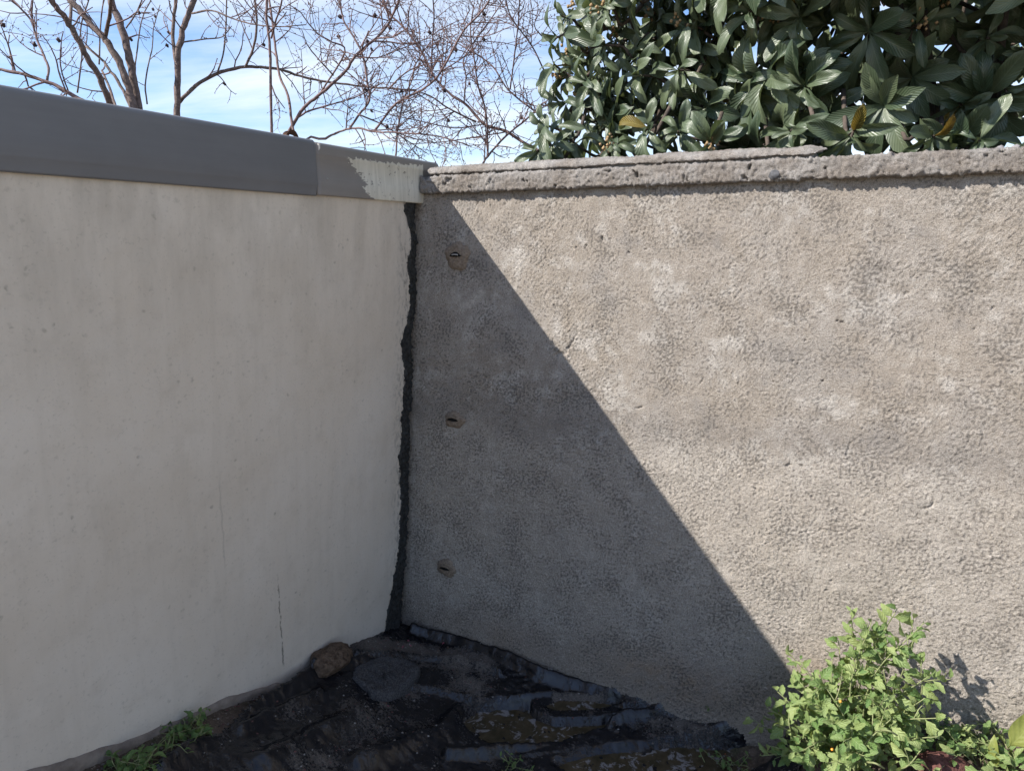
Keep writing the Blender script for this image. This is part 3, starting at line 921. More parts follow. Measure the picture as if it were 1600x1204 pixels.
for pl, h, w in FOLDS[:1] + FOLDS[3:5]:
    dirt = dirt - .7 * np.exp(-(seg_dist(A, B, pl) / (w * 1.2)) ** 2)
dirt = np.clip(dirt, 0, 1)
edge_ok = in_poly(A + .010 * fbm(A, B, 8, 3, 251), B + .010 * fbm(A, B, 8, 3, 252), TP)
Pt = C0 + A[..., None] * DR - B[..., None] * DL + Zt[..., None] * np.array([0, 0, 1.0])
me = grid_mesh('plastic_sheet', Pt, edge_ok); set_col(me, dirt.ravel())
ts = link('plastic_sheet', me, M['tarp'])
sm = ts.modifiers.new('thickness', 'SOLIDIFY'); sm.thickness = .003; sm.offset = -1
tag(ts, 'crumpled black plastic sheet with soil and puddles in the wall corner', 'plastic sheet')


def tarp_z(a, b):
    i = np.clip(np.round((np.asarray(b) - tb[0]) / .006).astype(int), 0, len(tb) - 1); j = np.clip(np.round((np.asarray(a) - ta[0]) / .006).astype(int), 0, len(ta) - 1)
    return Zt[i, j], dirt[i, j]


for k, lab in (('p1', 'muddy puddle with painted grey reflections in the middle of the black sheet'), ('p2', 'brown puddle nearest the green bushy weed'), ('p3', 'narrow brown sliver of water beside the fold along the cement wall')):
    pl = PUD[k]; n = len(pl); cxm = np.mean([p[0] for p in pl]); cym = np.mean([p[1] for p in pl])
    V = [F2W(cxm, cym, LV[k])]; sm_ = catmull([np.array([p[0], p[1], 0]) for p in pl + [pl[0]]], 4)[:-1]
    for q in sm_:
        V.append(F2W(cxm + (q[0] - cxm) * 1.06, cym + (q[1] - cym) * 1.06, LV[k]))
    nn = len(sm_)
    mb = MB(); mb.add(V, [(0, 1 + i, 1 + (i + 1) % nn) for i in range(nn)])
    o = mb.build('puddle', M['water'], None, False); tag(o, lab, 'puddle', kind='structure')

# grit and crumbs lying on the sheet and the soil bank
mb = MB(); GA = rng.uniform(-.12, 1.5, 160000); GB = rng.uniform(0, 1.5, 160000)
inside = in_poly(GA, GB, TP); tz, td = tarp_z(GA, GB); hz = H(GA, GB)
gz = np.where(inside, tz, hz + .002); gd = np.where(inside, np.maximum(.03, td * td * 1.3), np.where(GB > .35, .2, 0))
sel = np.nonzero(rng.random(160000) < gd * .6)[0][:9000]
for i in sel:
    r = random.choice((.0012, .0016, .002, .0026, .004))
    c = random.choice(((.12, .105, .09), (.19, .17, .15), (.30, .285, .27), (.07, .058, .05), (.14, .07, .065)))
    if random.random() < .02: c = (.40, .13, .16)
    mb.blob(F2W(GA[i], GB[i], gz[i] + r * .4), r, c, (1.3, 1.1, .7))
tag(mb.build('grit', M['grit'], None, False, True), 'scattered grit and dry crumbs on the black plastic sheet', 'grit', kind='stuff')
# ------------------------------------------------------------------ stones, slab
def rock(name, loc, size, mat, seed, rz=0.0, amp=.22, planes=9):
    import bmesh
    bm = bmesh.new(); bmesh.ops.create_icosphere(bm, subdivisions=4, radius=1.0)
    me = bpy.data.meshes.new(name); bm.to_mesh(me); bm.free()
    v = np.empty(len(me.vertices) * 3, np.float32); me.vertices.foreach_get('co', v); v = v.reshape(-1, 3).astype(float)
    x, y, z = v.T
    k = 1 + amp * 1.6 * fbm(x * 1.1 + z * .7, y * 1.1 - z * .5, 1.3, 3, seed)
    v = v * k[:, None]
    r = np.random.default_rng(seed)
    for _ in range(planes):
        n = r.normal(size=3); n /= np.linalg.norm(n); off = r.uniform(.68, .95)
        e = v @ n - off
        v = v - np.where(e > 0, e * .85, 0)[:, None] * n
    v = v * (1 + .035 * fbm(x * 2 + z, y * 2 - z, 5, 3, seed + 3) + .015 * fbm(x * 2 - z, y * 2 + z, 17, 2, seed + 4))[:, None]
    v = v * np.array(size)
    me.vertices.foreach_set('co', v.astype(np.float32).ravel())
    me.polygons.foreach_set('use_smooth', np.ones(len(me.polygons), bool)); me.update()
    o = link(name, me, mat); o.location = loc; o.rotation_euler = (random.uniform(-.1, .1), random.uniform(-.1, .1), rz)
    return o


a, b, z = ground_at(512, 1050)
tag(rock('stone', F2W(a + .005, b, z + .040), (.098, .068, .048), M['stone'], 5, PI / 2 - AL, .2, 14), 'brown rounded stone wedged against the foot of the white wall', 'stone')
# dark gritty slab lying on the sheet
out = [ground_at(u, v)[:2] for u, v in ((548, 1066), (556, 1050), (590, 1038), (630, 1044), (656, 1056), (652, 1074), (640, 1088), (622, 1098), (602, 1104), (582, 1100), (574, 1088), (562, 1078))]
ol = catmull([np.array([p[0], p[1], 0]) for p in out + [out[0]]], 5)[:-1]
cxm = np.mean([q[0] for q in ol]); cym = np.mean([q[1] for q in ol]); n = len(ol); V = []; rowsN = 14
zt_c = float(tarp_z(cxm, cym)[0])
for i in range(rowsN):
    f = min(1, i / (rowsN - 3))
    for q in ol:
        a = cxm + (q[0] - cxm) * f; b = cym + (q[1] - cym) * f
        top = zt_c * .35 + float(H(a, b)) * .65 + .040 + .012 * float(fbm(np.array(a), np.array(b), 30, 3, 301)) + .005 * random.uniform(-1, 1) * (f < .99)
        zz2 = top - (.012 if i == rowsN - 3 else 0) - (.03 if i == rowsN - 2 else 0) - (.06 if i == rowsN - 1 else 0)
        V.append(F2W(a, b, zz2))
mb = MB(); mb.add(V, [(i * n + j, i * n + (j + 1) % n, (i + 1) * n + (j + 1) % n, (i + 1) * n + j) for i in range(rowsN - 1) for j in range(n)])
tag(mb.build('mortar_slab', M['slab']), 'dark grey gritty lobed slab lying on the black sheet beside the brown stone', 'slab')
a, b, z = ground_at(1470, 1204)
tag(rock('red_stone', F2W(a, b + .02, z + .022), (.075, .05, .045), M['brick'], 12, -AL + .3, .2), 'red brown stone lying among the weeds by the sunlit cement wall', 'stone')
for k, (u, v, r) in enumerate(((1548, 238, .013), (1562, 234, .016), (1574, 238, .012), (1586, 232, .015), (1557, 244, .011), (1596, 236, .012))):
    q = at_wall(u, v, 0.0 - .01)
    o = rock('pebble', q, (r * 1.0, r * .8, r * .62), M['pebble'], 20 + k, random.random() * 3, .3, 16)
    tag(o, 'small grey pebble bedded in a row on top of the cement wall at far right', 'pebble', 'pebbles on the wall top')
q = at_wall(1210, 273, .028)
tag(rock('dark_pebble', q, (.016, .008, .014), m_plain('dark_pebble_stone', (.06, .06, .062), (.13, .13, .135), 60), 33, -AL, .15), 'dark grey pebble set in the front of the cement coping', 'pebble')


# ------------------------------------------------------------------ bare trees beyond the walls
def wander(p, d, L, n, bend=.12, lift=.05):
    P = [np.array(p, float)]; d = np.array(d, float); d /= np.linalg.norm(d)
    for i in range(n):
        d = d + np.array([random.gauss(0, bend), random.gauss(0, bend), random.gauss(0, bend) + lift]); d /= np.linalg.norm(d)
        P.append(P[-1] + d * L / n)
    return P


def side_dir(t, spread=.9):
    t = t / (np.linalg.norm(t) + 1e-9)
    r = np.array([random.gauss(0, 1), random.gauss(0, .8), random.gauss(0, 1)]); r -= t * np.dot(r, t); r /= np.linalg.norm(r) + 1e-9
    return t * random.uniform(.35, .9) + r * spread


def grow_twigs(mb, fr, P, R, every, length, budp=.5, fruitp=0.0, lvl=0):
    acc = random.uniform(0, every)
    for i in range(1, len(P)):
        acc += np.linalg.norm(P[i] - P[i - 1])
        while acc > every:
            acc -= every * random.uniform(.6, 1.4)
            L = length * random.uniform(.35, 1.25)
            d = side_dir(P[i] - P[i - 1])
            n = 5 if lvl == 0 else 3
            Q = wander(P[i], d, L, n, .16 if lvl == 0 else .2, .05)
            r0 = min((R[i] if hasattr(R, '__len__') else R) * .7, .0053 if lvl == 0 else .0040)
            RR = [r0 * (1 - .5 * k / n) for k in range(n + 1)]
            mb.twig(Q, RR)
            for k in range(1, n + 1):
                if random.random() < budp:
                    mb.blob(Q[k] + np.array([random.gauss(0, .002) for _ in range(3)]), random.uniform(.0032, .005))
                if random.random() < fruitp:
                    fr.append(Q[k] + np.array([0, 0, -.012]))
            if lvl < 1:
                grow_twigs(mb, fr, Q, RR, every * .85, length * .42, budp, fruitp * .5, lvl + 1)


def bare_tree(label, depth, branches, base_px, twig_every, twig_len, mat='bark', fruitp=0.0, budp=.5, spread=.35, min_w=0):
    """branches: (width in px at start, at end, is_stem, [(u, v), ...])"""
    u0, v0 = base_px
    root = empty('bare_tree', tuple(at_depth(u0, v0, depth) * np.array([1, 1, 0])))
    org = np.array(root.location)
    tw = MB(); fruits = []
    for bi, (w0, w1, stem, px) in enumerate(branches):
        d0 = depth + random.uniform(-.12, .12); d1 = d0 + random.uniform(-spread, spread)
        n = len(px)
        P = [at_depth(u, v, d0 + (d1 - d0) * i / max(1, n - 1)) for i, (u, v) in enumerate(px)]
        if stem:            # carry on down to the soil behind the wall
            t = P[0] - P[1]; t = t / np.linalg.norm(t) + np.array([0, 0, -.15]); k1 = P[0] + t * .22; foot = np.array([org[0] + (k1[0] - org[0]) * .6, org[1] + random.uniform(-.05, .05), 0.0])
            P = [foot, foot * .5 + k1 * .5, k1] + P
        # carry on above the frame
        if px[-1][1] <= 2:
            t = P[-1] - P[-2]; t = t / np.linalg.norm(t)
            P = P + wander(P[-1], t, random.uniform(.5, .9), 4, .08, .03)[1:]
        S = catmull(P, 4); m = len(S)
        r0 = w0 / FPX * depth / 2 * .92; r1 = w1 / FPX * depth / 2 * .78
        R = [(r0 + (r1 - r0) * i / (m - 1)) * (1 + .06 * math.sin(i * 1.7 + bi)) for i in range(m)]
        for i in range(m): S[i] = S[i] + np.array([random.gauss(0, r0 * .12) for _ in range(3)])
        b = MB(); b.tube([s - org for s in S], R, 9 if w0 > 5 else 6)
        b.build('trunk' if stem else 'branch', M[mat], root)
        st = int(m * (.45 if stem else .1))
        grow_twigs(tw, fruits, [s - org for s in S[st:]], R[st:], twig_every, twig_len, budp, fruitp)
    tag(tw.build('twigs', M['bark_red'], root, True), kind='stuff')
    for q in fruits[:60]:
        f = MB(); f.blob(q, random.uniform(.010, .015), jit=.2); f.blob(q + np.array([.004, 0, -.005]), .010, jit=.2)
        f.build('dried_fruit', M['fruit'], root)
    tag(root, label, 'tree', 'bare trees beyond the walls')
    return root


bare_tree('bare tree with a fan of thick grey trunks behind the white wall', 4.6, [
    (11, 7, 1, [(175, 170), (167, 150), (156, 122), (139, 95), (125, 68), (109, 38), (95, 20), (79, 0)]),
    (7, 4, 1, [(181, 170), (172, 139), (159, 110)]),
    (7, 4, 1, [(207, 174), (193, 142), (174, 112), (158, 93), (134, 73)]),
    (13, 8, 1, [(210, 174), (200, 137), (189, 103), (170, 71), (161, 58), (142, 38), (123, 14), (106, -2)]),
    (6, 4, 0, [(164, 60), (169, 36), (172, 17), (174, -5)]),
    (5, 4, 0, [(110, 38), (111, 16), (113, -3)]),
    (14, 10, 1, [(218, 175), (210, 134), (204, 95), (193, 52), (181, 22), (172, -2)]),
    (2.5, 1.5, 0, [(121, 145), (125, 114), (128, 85), (125, 60), (129, 30), (139, 0)]),
    (2.5, 1.5, 0, [(211, 104), (215, 74), (219, 43), (226, 19), (237, -2)]),
    (2.5, 1.5, 0, [(230, 163), (227, 134), (232, 101), (238, 74), (240, 44), (250, 8)]),
    (2.5, 1.5, 0, [(197, 44), (211, 24), (222, 0)]), (2.5, 1.5, 0, [(155, 101), (156, 60), (158, 28), (162, 0)]),
], (205, 175), .15, .30, 'bark', .012, .35)
bare_tree('bare tree with a long pale drooping limb low at the left edge', 4.1, [
    (8, 5, 1, [(150, 168), (136, 161), (110, 147), (88, 134), (66, 126), (39, 117), (0, 109), (-50, 104)]),
    (4, 2, 0, [(74, 125), (76, 107), (69, 88), (60, 68), (54, 49), (47, 30), (36, 17), (20, 0)]),
    (2.6, 1.5, 0, [(103, 143), (92, 114), (88, 95), (79, 74), (66, 55)]), (2.4, 1.4, 0, [(107, 143), (98, 118), (94, 95), (96, 63), (99, 49)]),
    (2.5, 1.5, 0, [(24, 112), (17, 85), (11, 65), (3, 44), (-2, 28)]), (2.5, 1.5, 0, [(54, 49), (50, 20), (51, 0)]), (2, 1.2, 0, [(47, 30), (30, 12), (18, 0)]),
], (160, 172), .085, .24, 'bark_red', .03, .35)
bare_tree('bare tree with a single dark trunk and long arching side limb behind the white wall', 4.9, [
    (11, 8, 1, [(277, 186), (277, 137), (278, 94), (284, 56), (294, 25), (305, -2)]),
    (6, 4, 0, [(276, 100), (272, 80), (270, 47), (275, 0)]),
    (6, 3, 0, [(280, 160), (306, 134), (337, 116), (375, 106), (400, 105), (437, 109), (469, 119), (500, 126), (531, 131), (587, 137), (650, 141)]),
    (4, 2.5, 0, [(383, 105), (395, 78), (401, 41), (398, 0)]),
    (3, 1.6, 0, [(300, 21), (331, 17), (369, 31), (400, 39), (437, 42), (478, 39)]),
    (2.5, 1.4, 0, [(287, 66), (322, 61), (347, 58), (362, 41)]), (2.6, 1.5, 0, [(340, 114), (350, 78), (353, 37), (354, 0)]),
], (277, 188), .10, .30, 'bark', .02, .45)
bare_tree('slender bare tree with thin upright reddish stems', 4.3, [
    (4.8, 3.8, 1, [(425, 211), (423, 141), (422, 78), (417, 31), (417, -2)]),
    (4.8, 3.4, 1, [(456, 192), (450, 150), (437, 119), (431, 78), (425, 31), (420, -2)]),
    (2.6, 1.5, 0, [(423, 130), (431, 150), (445, 170)]), (3, 1.6, 0, [(424, 60), (432, 30), (440, 0)]),
], (440, 215), .10, .26, 'bark_red', .015, .45)
bare_tree('bare tree with a long diagonal branch rising rightwards above the coping joint', 4.5, [
    (6, 3, 1, [(447, 214), (459, 192), (475, 168), (497, 150), (521, 130), (541, 110), (555, 88), (577, 69), (599, 49), (616, 18), (625, -2)]),
    (3.4, 2, 0, [(466, 183), (482, 174), (508, 166), (533, 159), (560, 150), (600, 128)]),
    (2.8, 1.5, 0, [(499, 148), (539, 82), (519, 66), (499, 55), (482, 37), (468, 18), (450, 7)]),
    (2.4, 1.4, 0, [(521, 118), (497, 92), (480, 70), (472, 48)]), (2.4, 1.4, 0, [(555, 88), (590, 90), (630, 75), (670, 60)]),
], (447, 218), .055, .32, 'bark_red', .012, .55)
bare_tree('bare bush with forked reddish branches over the painted coping end', 4.4, [
    (4.6, 2.2, 1, [(508, 217), (526, 208), (546, 201), (565, 201), (587, 206), (630, 208), (680, 212), (730, 226)]),
    (4, 2.2, 0, [(546, 201), (561, 179), (577, 157), (574, 128), (568, 91), (555, 62), (539, 37), (533, 16), (531, -2)]),
    (3.6, 2, 0, [(584, 206), (619, 162), (659, 141), (684, 119), (703, 87), (725, 47), (747, 25), (766, -2)]),
    (4, 2.2, 1, [(619, 237), (622, 200), (631, 156), (644, 125), (650, 100), (672, 66)]),
    (2.6, 1.4, 0, [(675, 128), (675, 81), (678, 31), (677, 0)]), (2.6, 1.4, 0, [(561, 179), (600, 196), (640, 222), (668, 240)]),
    (2.6, 1.4, 0, [(606, 140), (640, 110), (690, 96), (735, 100)]),
], (560, 240), .049, .30, 'bark_red', .010, .65)
bare_tree('dense tangle of thin bare branches between the wall corner and the evergreen tree', 4.8, [
    (4.6, 3, 1, [(753, 259), (762, 244), (791, 212), (822, 187), (850, 160)]),
    (6, 2.4, 1, [(840, 235), (822, 225), (791, 206), (756, 194), (731, 166), (700, 144), (678, 119), (662, 87), (637, 50), (606, 19), (597, -2)]),
    (3.6, 2, 0, [(762, 244), (762, 225), (759, 175), (747, 134), (741, 91), (735, 50), (740, 10)]),
    (3.4, 2, 0, [(850, 182), (837, 175), (812, 156), (791, 137), (769, 103), (737, 81), (705, 62)]),
    (3, 1.6, 0, [(744, 191), (700, 169), (672, 150), (640, 142), (600, 150)]), (2.4, 1.4, 0, [(725, 160), (728, 119), (725, 90), (760, 40), (787, 0)]),
    (2.4, 1.4, 0, [(797, 140), (803, 94), (809, 44), (812, -2)]), (2.4, 1.4, 0, [(850, 110), (830, 70), (800, 30), (790, -2)]),
    (2.4, 1.4, 0, [(791, 206), (740, 215), (690, 222), (640, 225)]), (2.2, 1.3, 0, [(756, 194), (710, 200), (660, 190), (610, 180)]),
    (2.2, 1.3, 0, [(850, 60), (835, 40), (848, 12)]),
], (790, 262), .046, .29, 'bark_red', .004, .75)

# ------------------------------------------------------------------ leaves
def leaf_mesh(name, mat, L=1.0, W=.36, rows=10, cols=6, droop=.9, fold=.18, shape='obovate', wave=.02, teeth=0.0, lift=.25):
    V = []; UV = []
    hs = cols // 2
    x, z, an = 0.0, 0.0, lift
    ds = L / rows
    for i in range(rows + 1):
        t = i / rows
        if shape == 'obovate':
            w = W * .5 * (max(0, t - .06) ** .85) * (max(0, 1 - t) ** .48) * 2.15
        else:
            w = W * .5 * (max(0, t - .12) ** .55) * (max(0, 1 - t) ** .85) * 2.05
        if teeth and 0 < i < rows: w *= 1 + teeth * (1 if i % 2 else -1)
        w = max(w, .012 * L)
        for j in range(cols + 1):
            s = (j - hs) / hs
            V.append((x, s * w * L, z + abs(s) ** 1.3 * w * fold * L * 2 + wave * L * math.sin(t * 9 + s * 2.5) * abs(s)))
            UV.append(((s + 1) / 2, t))
        x += ds * math.cos(an); z += ds * math.sin(an); an -= droop / rows
    me = np_mesh(name, V, grid_faces(rows + 1, cols + 1), True)
    uvl = me.uv_layers.new(name='UVMap')
    vi = np.empty(len(me.loops), np.int32); me.loops.foreach_get('vertex_index', vi)
    uvl.data.foreach_set('uv', np.array(UV, np.float32)[vi].ravel())
    me.materials.append(mat)
    return me


class LeafStuff:
    """many leaves gathered into one mesh"""
    def __init__(s): s.V = []; s.F = []; s.U = []; s.n = 0

    def add(s, me, mat4):
        if not hasattr(s, 'cache'): s.cache = {}
        if me.name not in s.cache:
            v = np.empty(len(me.vertices) * 3, np.float32); me.vertices.foreach_get('co', v)
            f = np.empty(len(me.loops), np.int32); me.loops.foreach_get('vertex_index', f)
            u = np.empty(len(me.loops) * 2, np.float32); me.uv_layers[0].data.foreach_get('uv', u)
            s.cache[me.name] = (v.reshape(-1, 3), f.reshape(-1, 4), u)
        v, f, u = s.cache[me.name]; m = np.array(mat4)
        s.V.append(v @ m[:3, :3].T + m[:3, 3]); s.F.append(f + s.n); s.U.append(u); s.n += len(v)

    def build(s, name, mat, parent):
        me = np_mesh(name, np.concatenate(s.V), np.concatenate(s.F), True)
        uvl = me.uv_layers.new(name='UVMap'); uvl.data.foreach_set('uv', np.concatenate(s.U).astype(np.float32))
        return tag(link(name, me, mat, parent), kind='stuff')


# ------------------------------------------------------------------ evergreen loquat behind the cement wall
LQ = [leaf_mesh('leaf%d' % i, M['loquat'], 1, random.uniform(.28, .40), 12, 6, dr, fo, 'obovate', wv, 0, li) for i, (dr, fo, li, wv) in enumerate(((.4, .16, .10, .03), (.9, .22, .25, .05), (1.4, .15, .4, .04), (2.0, .25, .55, .05), (.8, .38, .1, .06), (1.2, .08, .3, .05), (2.5, .3, .6, .06), (1.6, .45, .35, .04)))]
LQO = leaf_mesh('leaf_old', M['loquat_old'], 1, .33, 10, 6, 1.0, .3, 'obovate', .03, 0, .2)
LQS = [leaf_mesh('leaf_s%d' % i, M['loquat'], 1, .37, 5, 2, dr, .2, 'obovate', 0, 0, .25) for i, dr in enumerate((.6, 1.1, 1.6))]
TB = F2W(1.9, -1.25, 0)
tree = empty('loquat_tree', tuple(TB))
tag(tree, 'dense evergreen tree with large ribbed dark leaves behind the cement wall', 'tree')
CR = F2W(1.9, -1.3, 2.9)
RO = [(1025, 22, 1), (970, 52, 1), (930, 74, 1), (892, 85, 1), (1070, 38, 1), (900, 157, 1), (890, 217, 1), (960, 225, 1), (1112, 225, 1), (1150, 157, 0), (1035, 72, 0), (917, 128, 0), (1170, 18, 0),
      (940, 8, 1), (877, 25, 0), (868, 60, 0), (850, 195, 0), (838, 236, 0), (1375, 57, 1), (1435, 38, 1), (1467, 10, 1), (1235, 205, 0), (1207, 27, 1), (1500, 165, 0), (1568, 8, 1), (1575, 148, 0), (1600, 84, 0),
      (1000, 118, 0), (1060, 110, 0), (985, 165, 0), (1420, 120, 0), (1330, 215, 0), (1100, 12, 0), (1000, -8, 0)]
RO += [(905, 20, 1), (955, 30, 0), (985, 85, 0), (945, 105, 1), (880, 120, 1), (872, 160, 0), (925, 190, 0), (1005, 205, 0), (1060, 205, 0), (1100, 75, 0), (1130, 110, 0), (865, 100, 0), (1190, 235, 0), (1290, 180, 0), (1545, 60, 0), (1530, 220, 0), (1340, 95, 0), (1460, 215, 0), (860, 225, 0)]
limbs = []; front = []
for (u, v, cl) in RO:
    wd = wall_depth(u)
    d = wd + (random.uniform(.55, .85) if u > 1050 else random.uniform(.60, 1.0))
    if v > 190: d = wd + random.uniform(.36, .5)
    p = at_depth(u, v, d)
    ax = (p - CR); ax = ax / np.linalg.norm(ax) * .75 + np.array([-.18, -.55, .35]); ax /= np.linalg.norm(ax)
    ax = ax + np.array([random.gauss(0, .3) for _ in range(3)]); ax /= np.linalg.norm(ax)
    limbs.append((p, ax, True))
    e1 = np.cross(ax, [0, 0, 1.0]); e1 /= np.linalg.norm(e1); e2 = np.cross(ax, e1)
    nl = random.randint(7, 12); a0 = random.random() * 6.3; big = random.uniform(.8, 1.15)
    for k in range(nl):
        an = a0 + 2 * PI * k / nl + random.gauss(0, .4)
        el = random.uniform(-.15, .7) if k % 3 else random.uniform(.6, 1.15)
        rd = e1 * math.cos(an) + e2 * math.sin(an)
        x = rd * math.cos(el) + ax * math.sin(el); x[2] -= random.uniform(.05, .45)
        up = ax * math.cos(el) - rd * math.sin(el) + np.array([0, 0, .35]) + np.array([random.gauss(0, .28) for _ in range(3)])
        Ls = random.uniform(.12, .215) * big * (.76 if u < 1060 or u > 1400 else .88) * (.6 if el > .75 else 1.0)
        m = frame(None, x, up) @ Matrix.Diagonal((Ls, Ls * random.uniform(.8, 1.15), Ls, 1))
        m.translation = Vector(p - TB - ax * random.uniform(0, .05))
        front.append((-Ls / d, len(front), m))
    if cl:
        mb = MB()
        for k in range(random.randint(9, 15)):
            q = p - TB + ax * random.uniform(.01, .055) + e1 * random.gauss(0, .017) + e2 * random.gauss(0, .017)
            mb.blob(q, random.uniform(.0055, .0095), None, (1, 1, 1.15), .12)
        tag(mb.build('bud_cluster', M['bud'], tree), kind='stuff')
front.sort(key=lambda t: (t[0], t[1]))
ls = LeafStuff()
for i, (_, _, m) in enumerate(front):
    if i < 300:
        o = link('leaf', LQO if random.random() < .03 else random.choice(LQ), None, tree); o.matrix_basis = m
    else:
        ls.add(random.choice(LQ), m)
ls.build('outer_foliage', M['loquat'], tree)
# the crown behind and above: leaves too deep in the tree to pick apart
ls = LeafStuff()
for k in range(735):
    while True:
        if k >= 620:               # crown leaves added unseen above the frame to shade the middle of the tree
            a = random.uniform(.95, 2.1); b = -random.uniform(.2, 1.0); z = random.uniform(2.4, 3.3); q = F2W(a, b, z); rr = q - CAM
            vv = CYP - FPX * (rr[2] * math.cos(PITCH) + rr[1] * math.sin(PITCH)) / (rr[1] * math.cos(PITCH) - rr[2] * math.sin(PITCH))
            if vv < -110: break
            continue
        a = random.uniform(.25, 3.8); b = -random.uniform(.5, 2.8) if k > 190 else -random.uniform(.6, 1.25)
        if k < 75: a = random.uniform(.35, 1.35)
        z = random.uniform(1.6, 4.3) if k > 190 else random.uniform(1.65, 2.9)
        q = F2W(a, b, z)
        e = ((a - 2.1) / 1.85) ** 2 + ((b + 1.55) / 1.3) ** 2 + ((z - 2.8) / 1.6) ** 2
        rr = q - CAM; uu = CXP + FPX * rr[0] / (rr[1] * math.cos(PITCH) - rr[2] * math.sin(PITCH))
        if (e < 1 or k <= 190) and e > .12 and uu > 880 + 25 * math.sin(z * 6): break
    p = q
    ax = p - CR; ax = ax / (np.linalg.norm(ax) + 1e-6) + np.array([-.1, -.25, .35]); ax /= np.linalg.norm(ax)
    limbs.append((p, ax, False)) if k % 3 == 0 else None
    e1 = np.cross(ax, [0, 0, 1.0]); e1 /= np.linalg.norm(e1) + 1e-6; e2 = np.cross(ax, e1)
    nl = random.randint(8, 11); a0 = random.random() * 6.3
    for j in range(nl):
        an = a0 + 2 * PI * j / nl + random.gauss(0, .25); el = random.uniform(-.1, .8)
        rd = e1 * math.cos(an) + e2 * math.sin(an)
        x = rd * math.cos(el) + ax * math.sin(el); x[2] -= .2
        up = ax * math.cos(el) - rd * math.sin(el) + np.array([0, 0, .3])
        Ls = random.uniform(.135, .205)
        m = frame(None, x, up) @ Matrix.Diagonal((Ls, Ls, Ls, 1)); m.translation = Vector(p - TB)
        ls.add(random.choice(LQ if k <= 190 else LQS), m)
ls.build('inner_foliage', M['loquat'], tree)
# trunk and limbs
tp = np.array([0, 0, 0.0]); fork = np.array([-.02, -.05, 1.15])
mb = MB(); mb.tube(catmull([tp, tp + np.array([.03, .02, .5]), fork], 6), [.085 - .02 * i / 12 for i in range(13)], 12); mb.build('trunk', M['bark_loquat'], tree)
hubs = []
for k in range(9):
    an = 2 * PI * k / 9; h = CR - TB + np.array([math.cos(an) * .75, math.sin(an) * .55, random.uniform(-.75, .75)]); hubs.append(h)
    mb = MB(); pth = catmull([fork, fork * .5 + h * .5 + np.array([0, 0, -.12]), h], 6)
    mb.tube(pth, [.024 - .014 * i / (len(pth) - 1) for i in range(len(pth))], 8); mb.build('limb', M['bark_loquat'], tree)
mb = MB(); mb2 = MB()
for p, ax, fr in limbs:
    q = p - TB; h = min(hubs, key=lambda c: np.linalg.norm(c - q)); dv = (h - q) / np.linalg.norm(h - q) * .5 - ax * .5 + np.array([0, .35, 0]); dv = dv / np.linalg.norm(dv) * (.26 if fr else .22)
    pth = catmull([q + dv + np.array([0, 0, .05]), q + dv * .5 + np.array([random.gauss(0, .04), random.gauss(0, .04), -.05]), q - ax * .08, q], 4)
    (mb if fr else mb2).tube(pth, [.0085 - .0045 * i / (len(pth) - 1) for i in range(len(pth))], 6)
tag(mb.build('branches', M['bark_loquat'], tree), kind='stuff'); tag(mb2.build('inner_branches', M['bark_loquat'], tree), kind='stuff')
for u, v in ((1398, 157), (1143, 40)):
    p = at_depth(u, v, wall_depth(u) + .8) - TB
    m = frame(None, (-.4, -.2, -.8), (0, -1, .3)) @ Matrix.Diagonal((.07, .07, .07, 1)); m.translation = Vector(p)
    o = link('withered_leaf', LQO, None, tree); o.matrix_basis = m

# ------------------------------------------------------------------ bushy green weed in the sun at the right
WL = [leaf_mesh('wleaf%d' % i, M['weed'], 1, wdt, 8, 4, dr, .2, 'ovate', .03, .14, .1) for i, (wdt, dr) in enumerate(((.62, .5), (.75, .9), (.55, .2), (.7, 1.3)))]
WD = [leaf_mesh('dleaf%d' % i, M['weed_dark'], 1, wdt, 8, 4, dr, .2, 'ovate', .03, .14, .1) for i, (wdt, dr) in enumerate(((.62, .5), (.75, .9), (.7, 1.3)))]


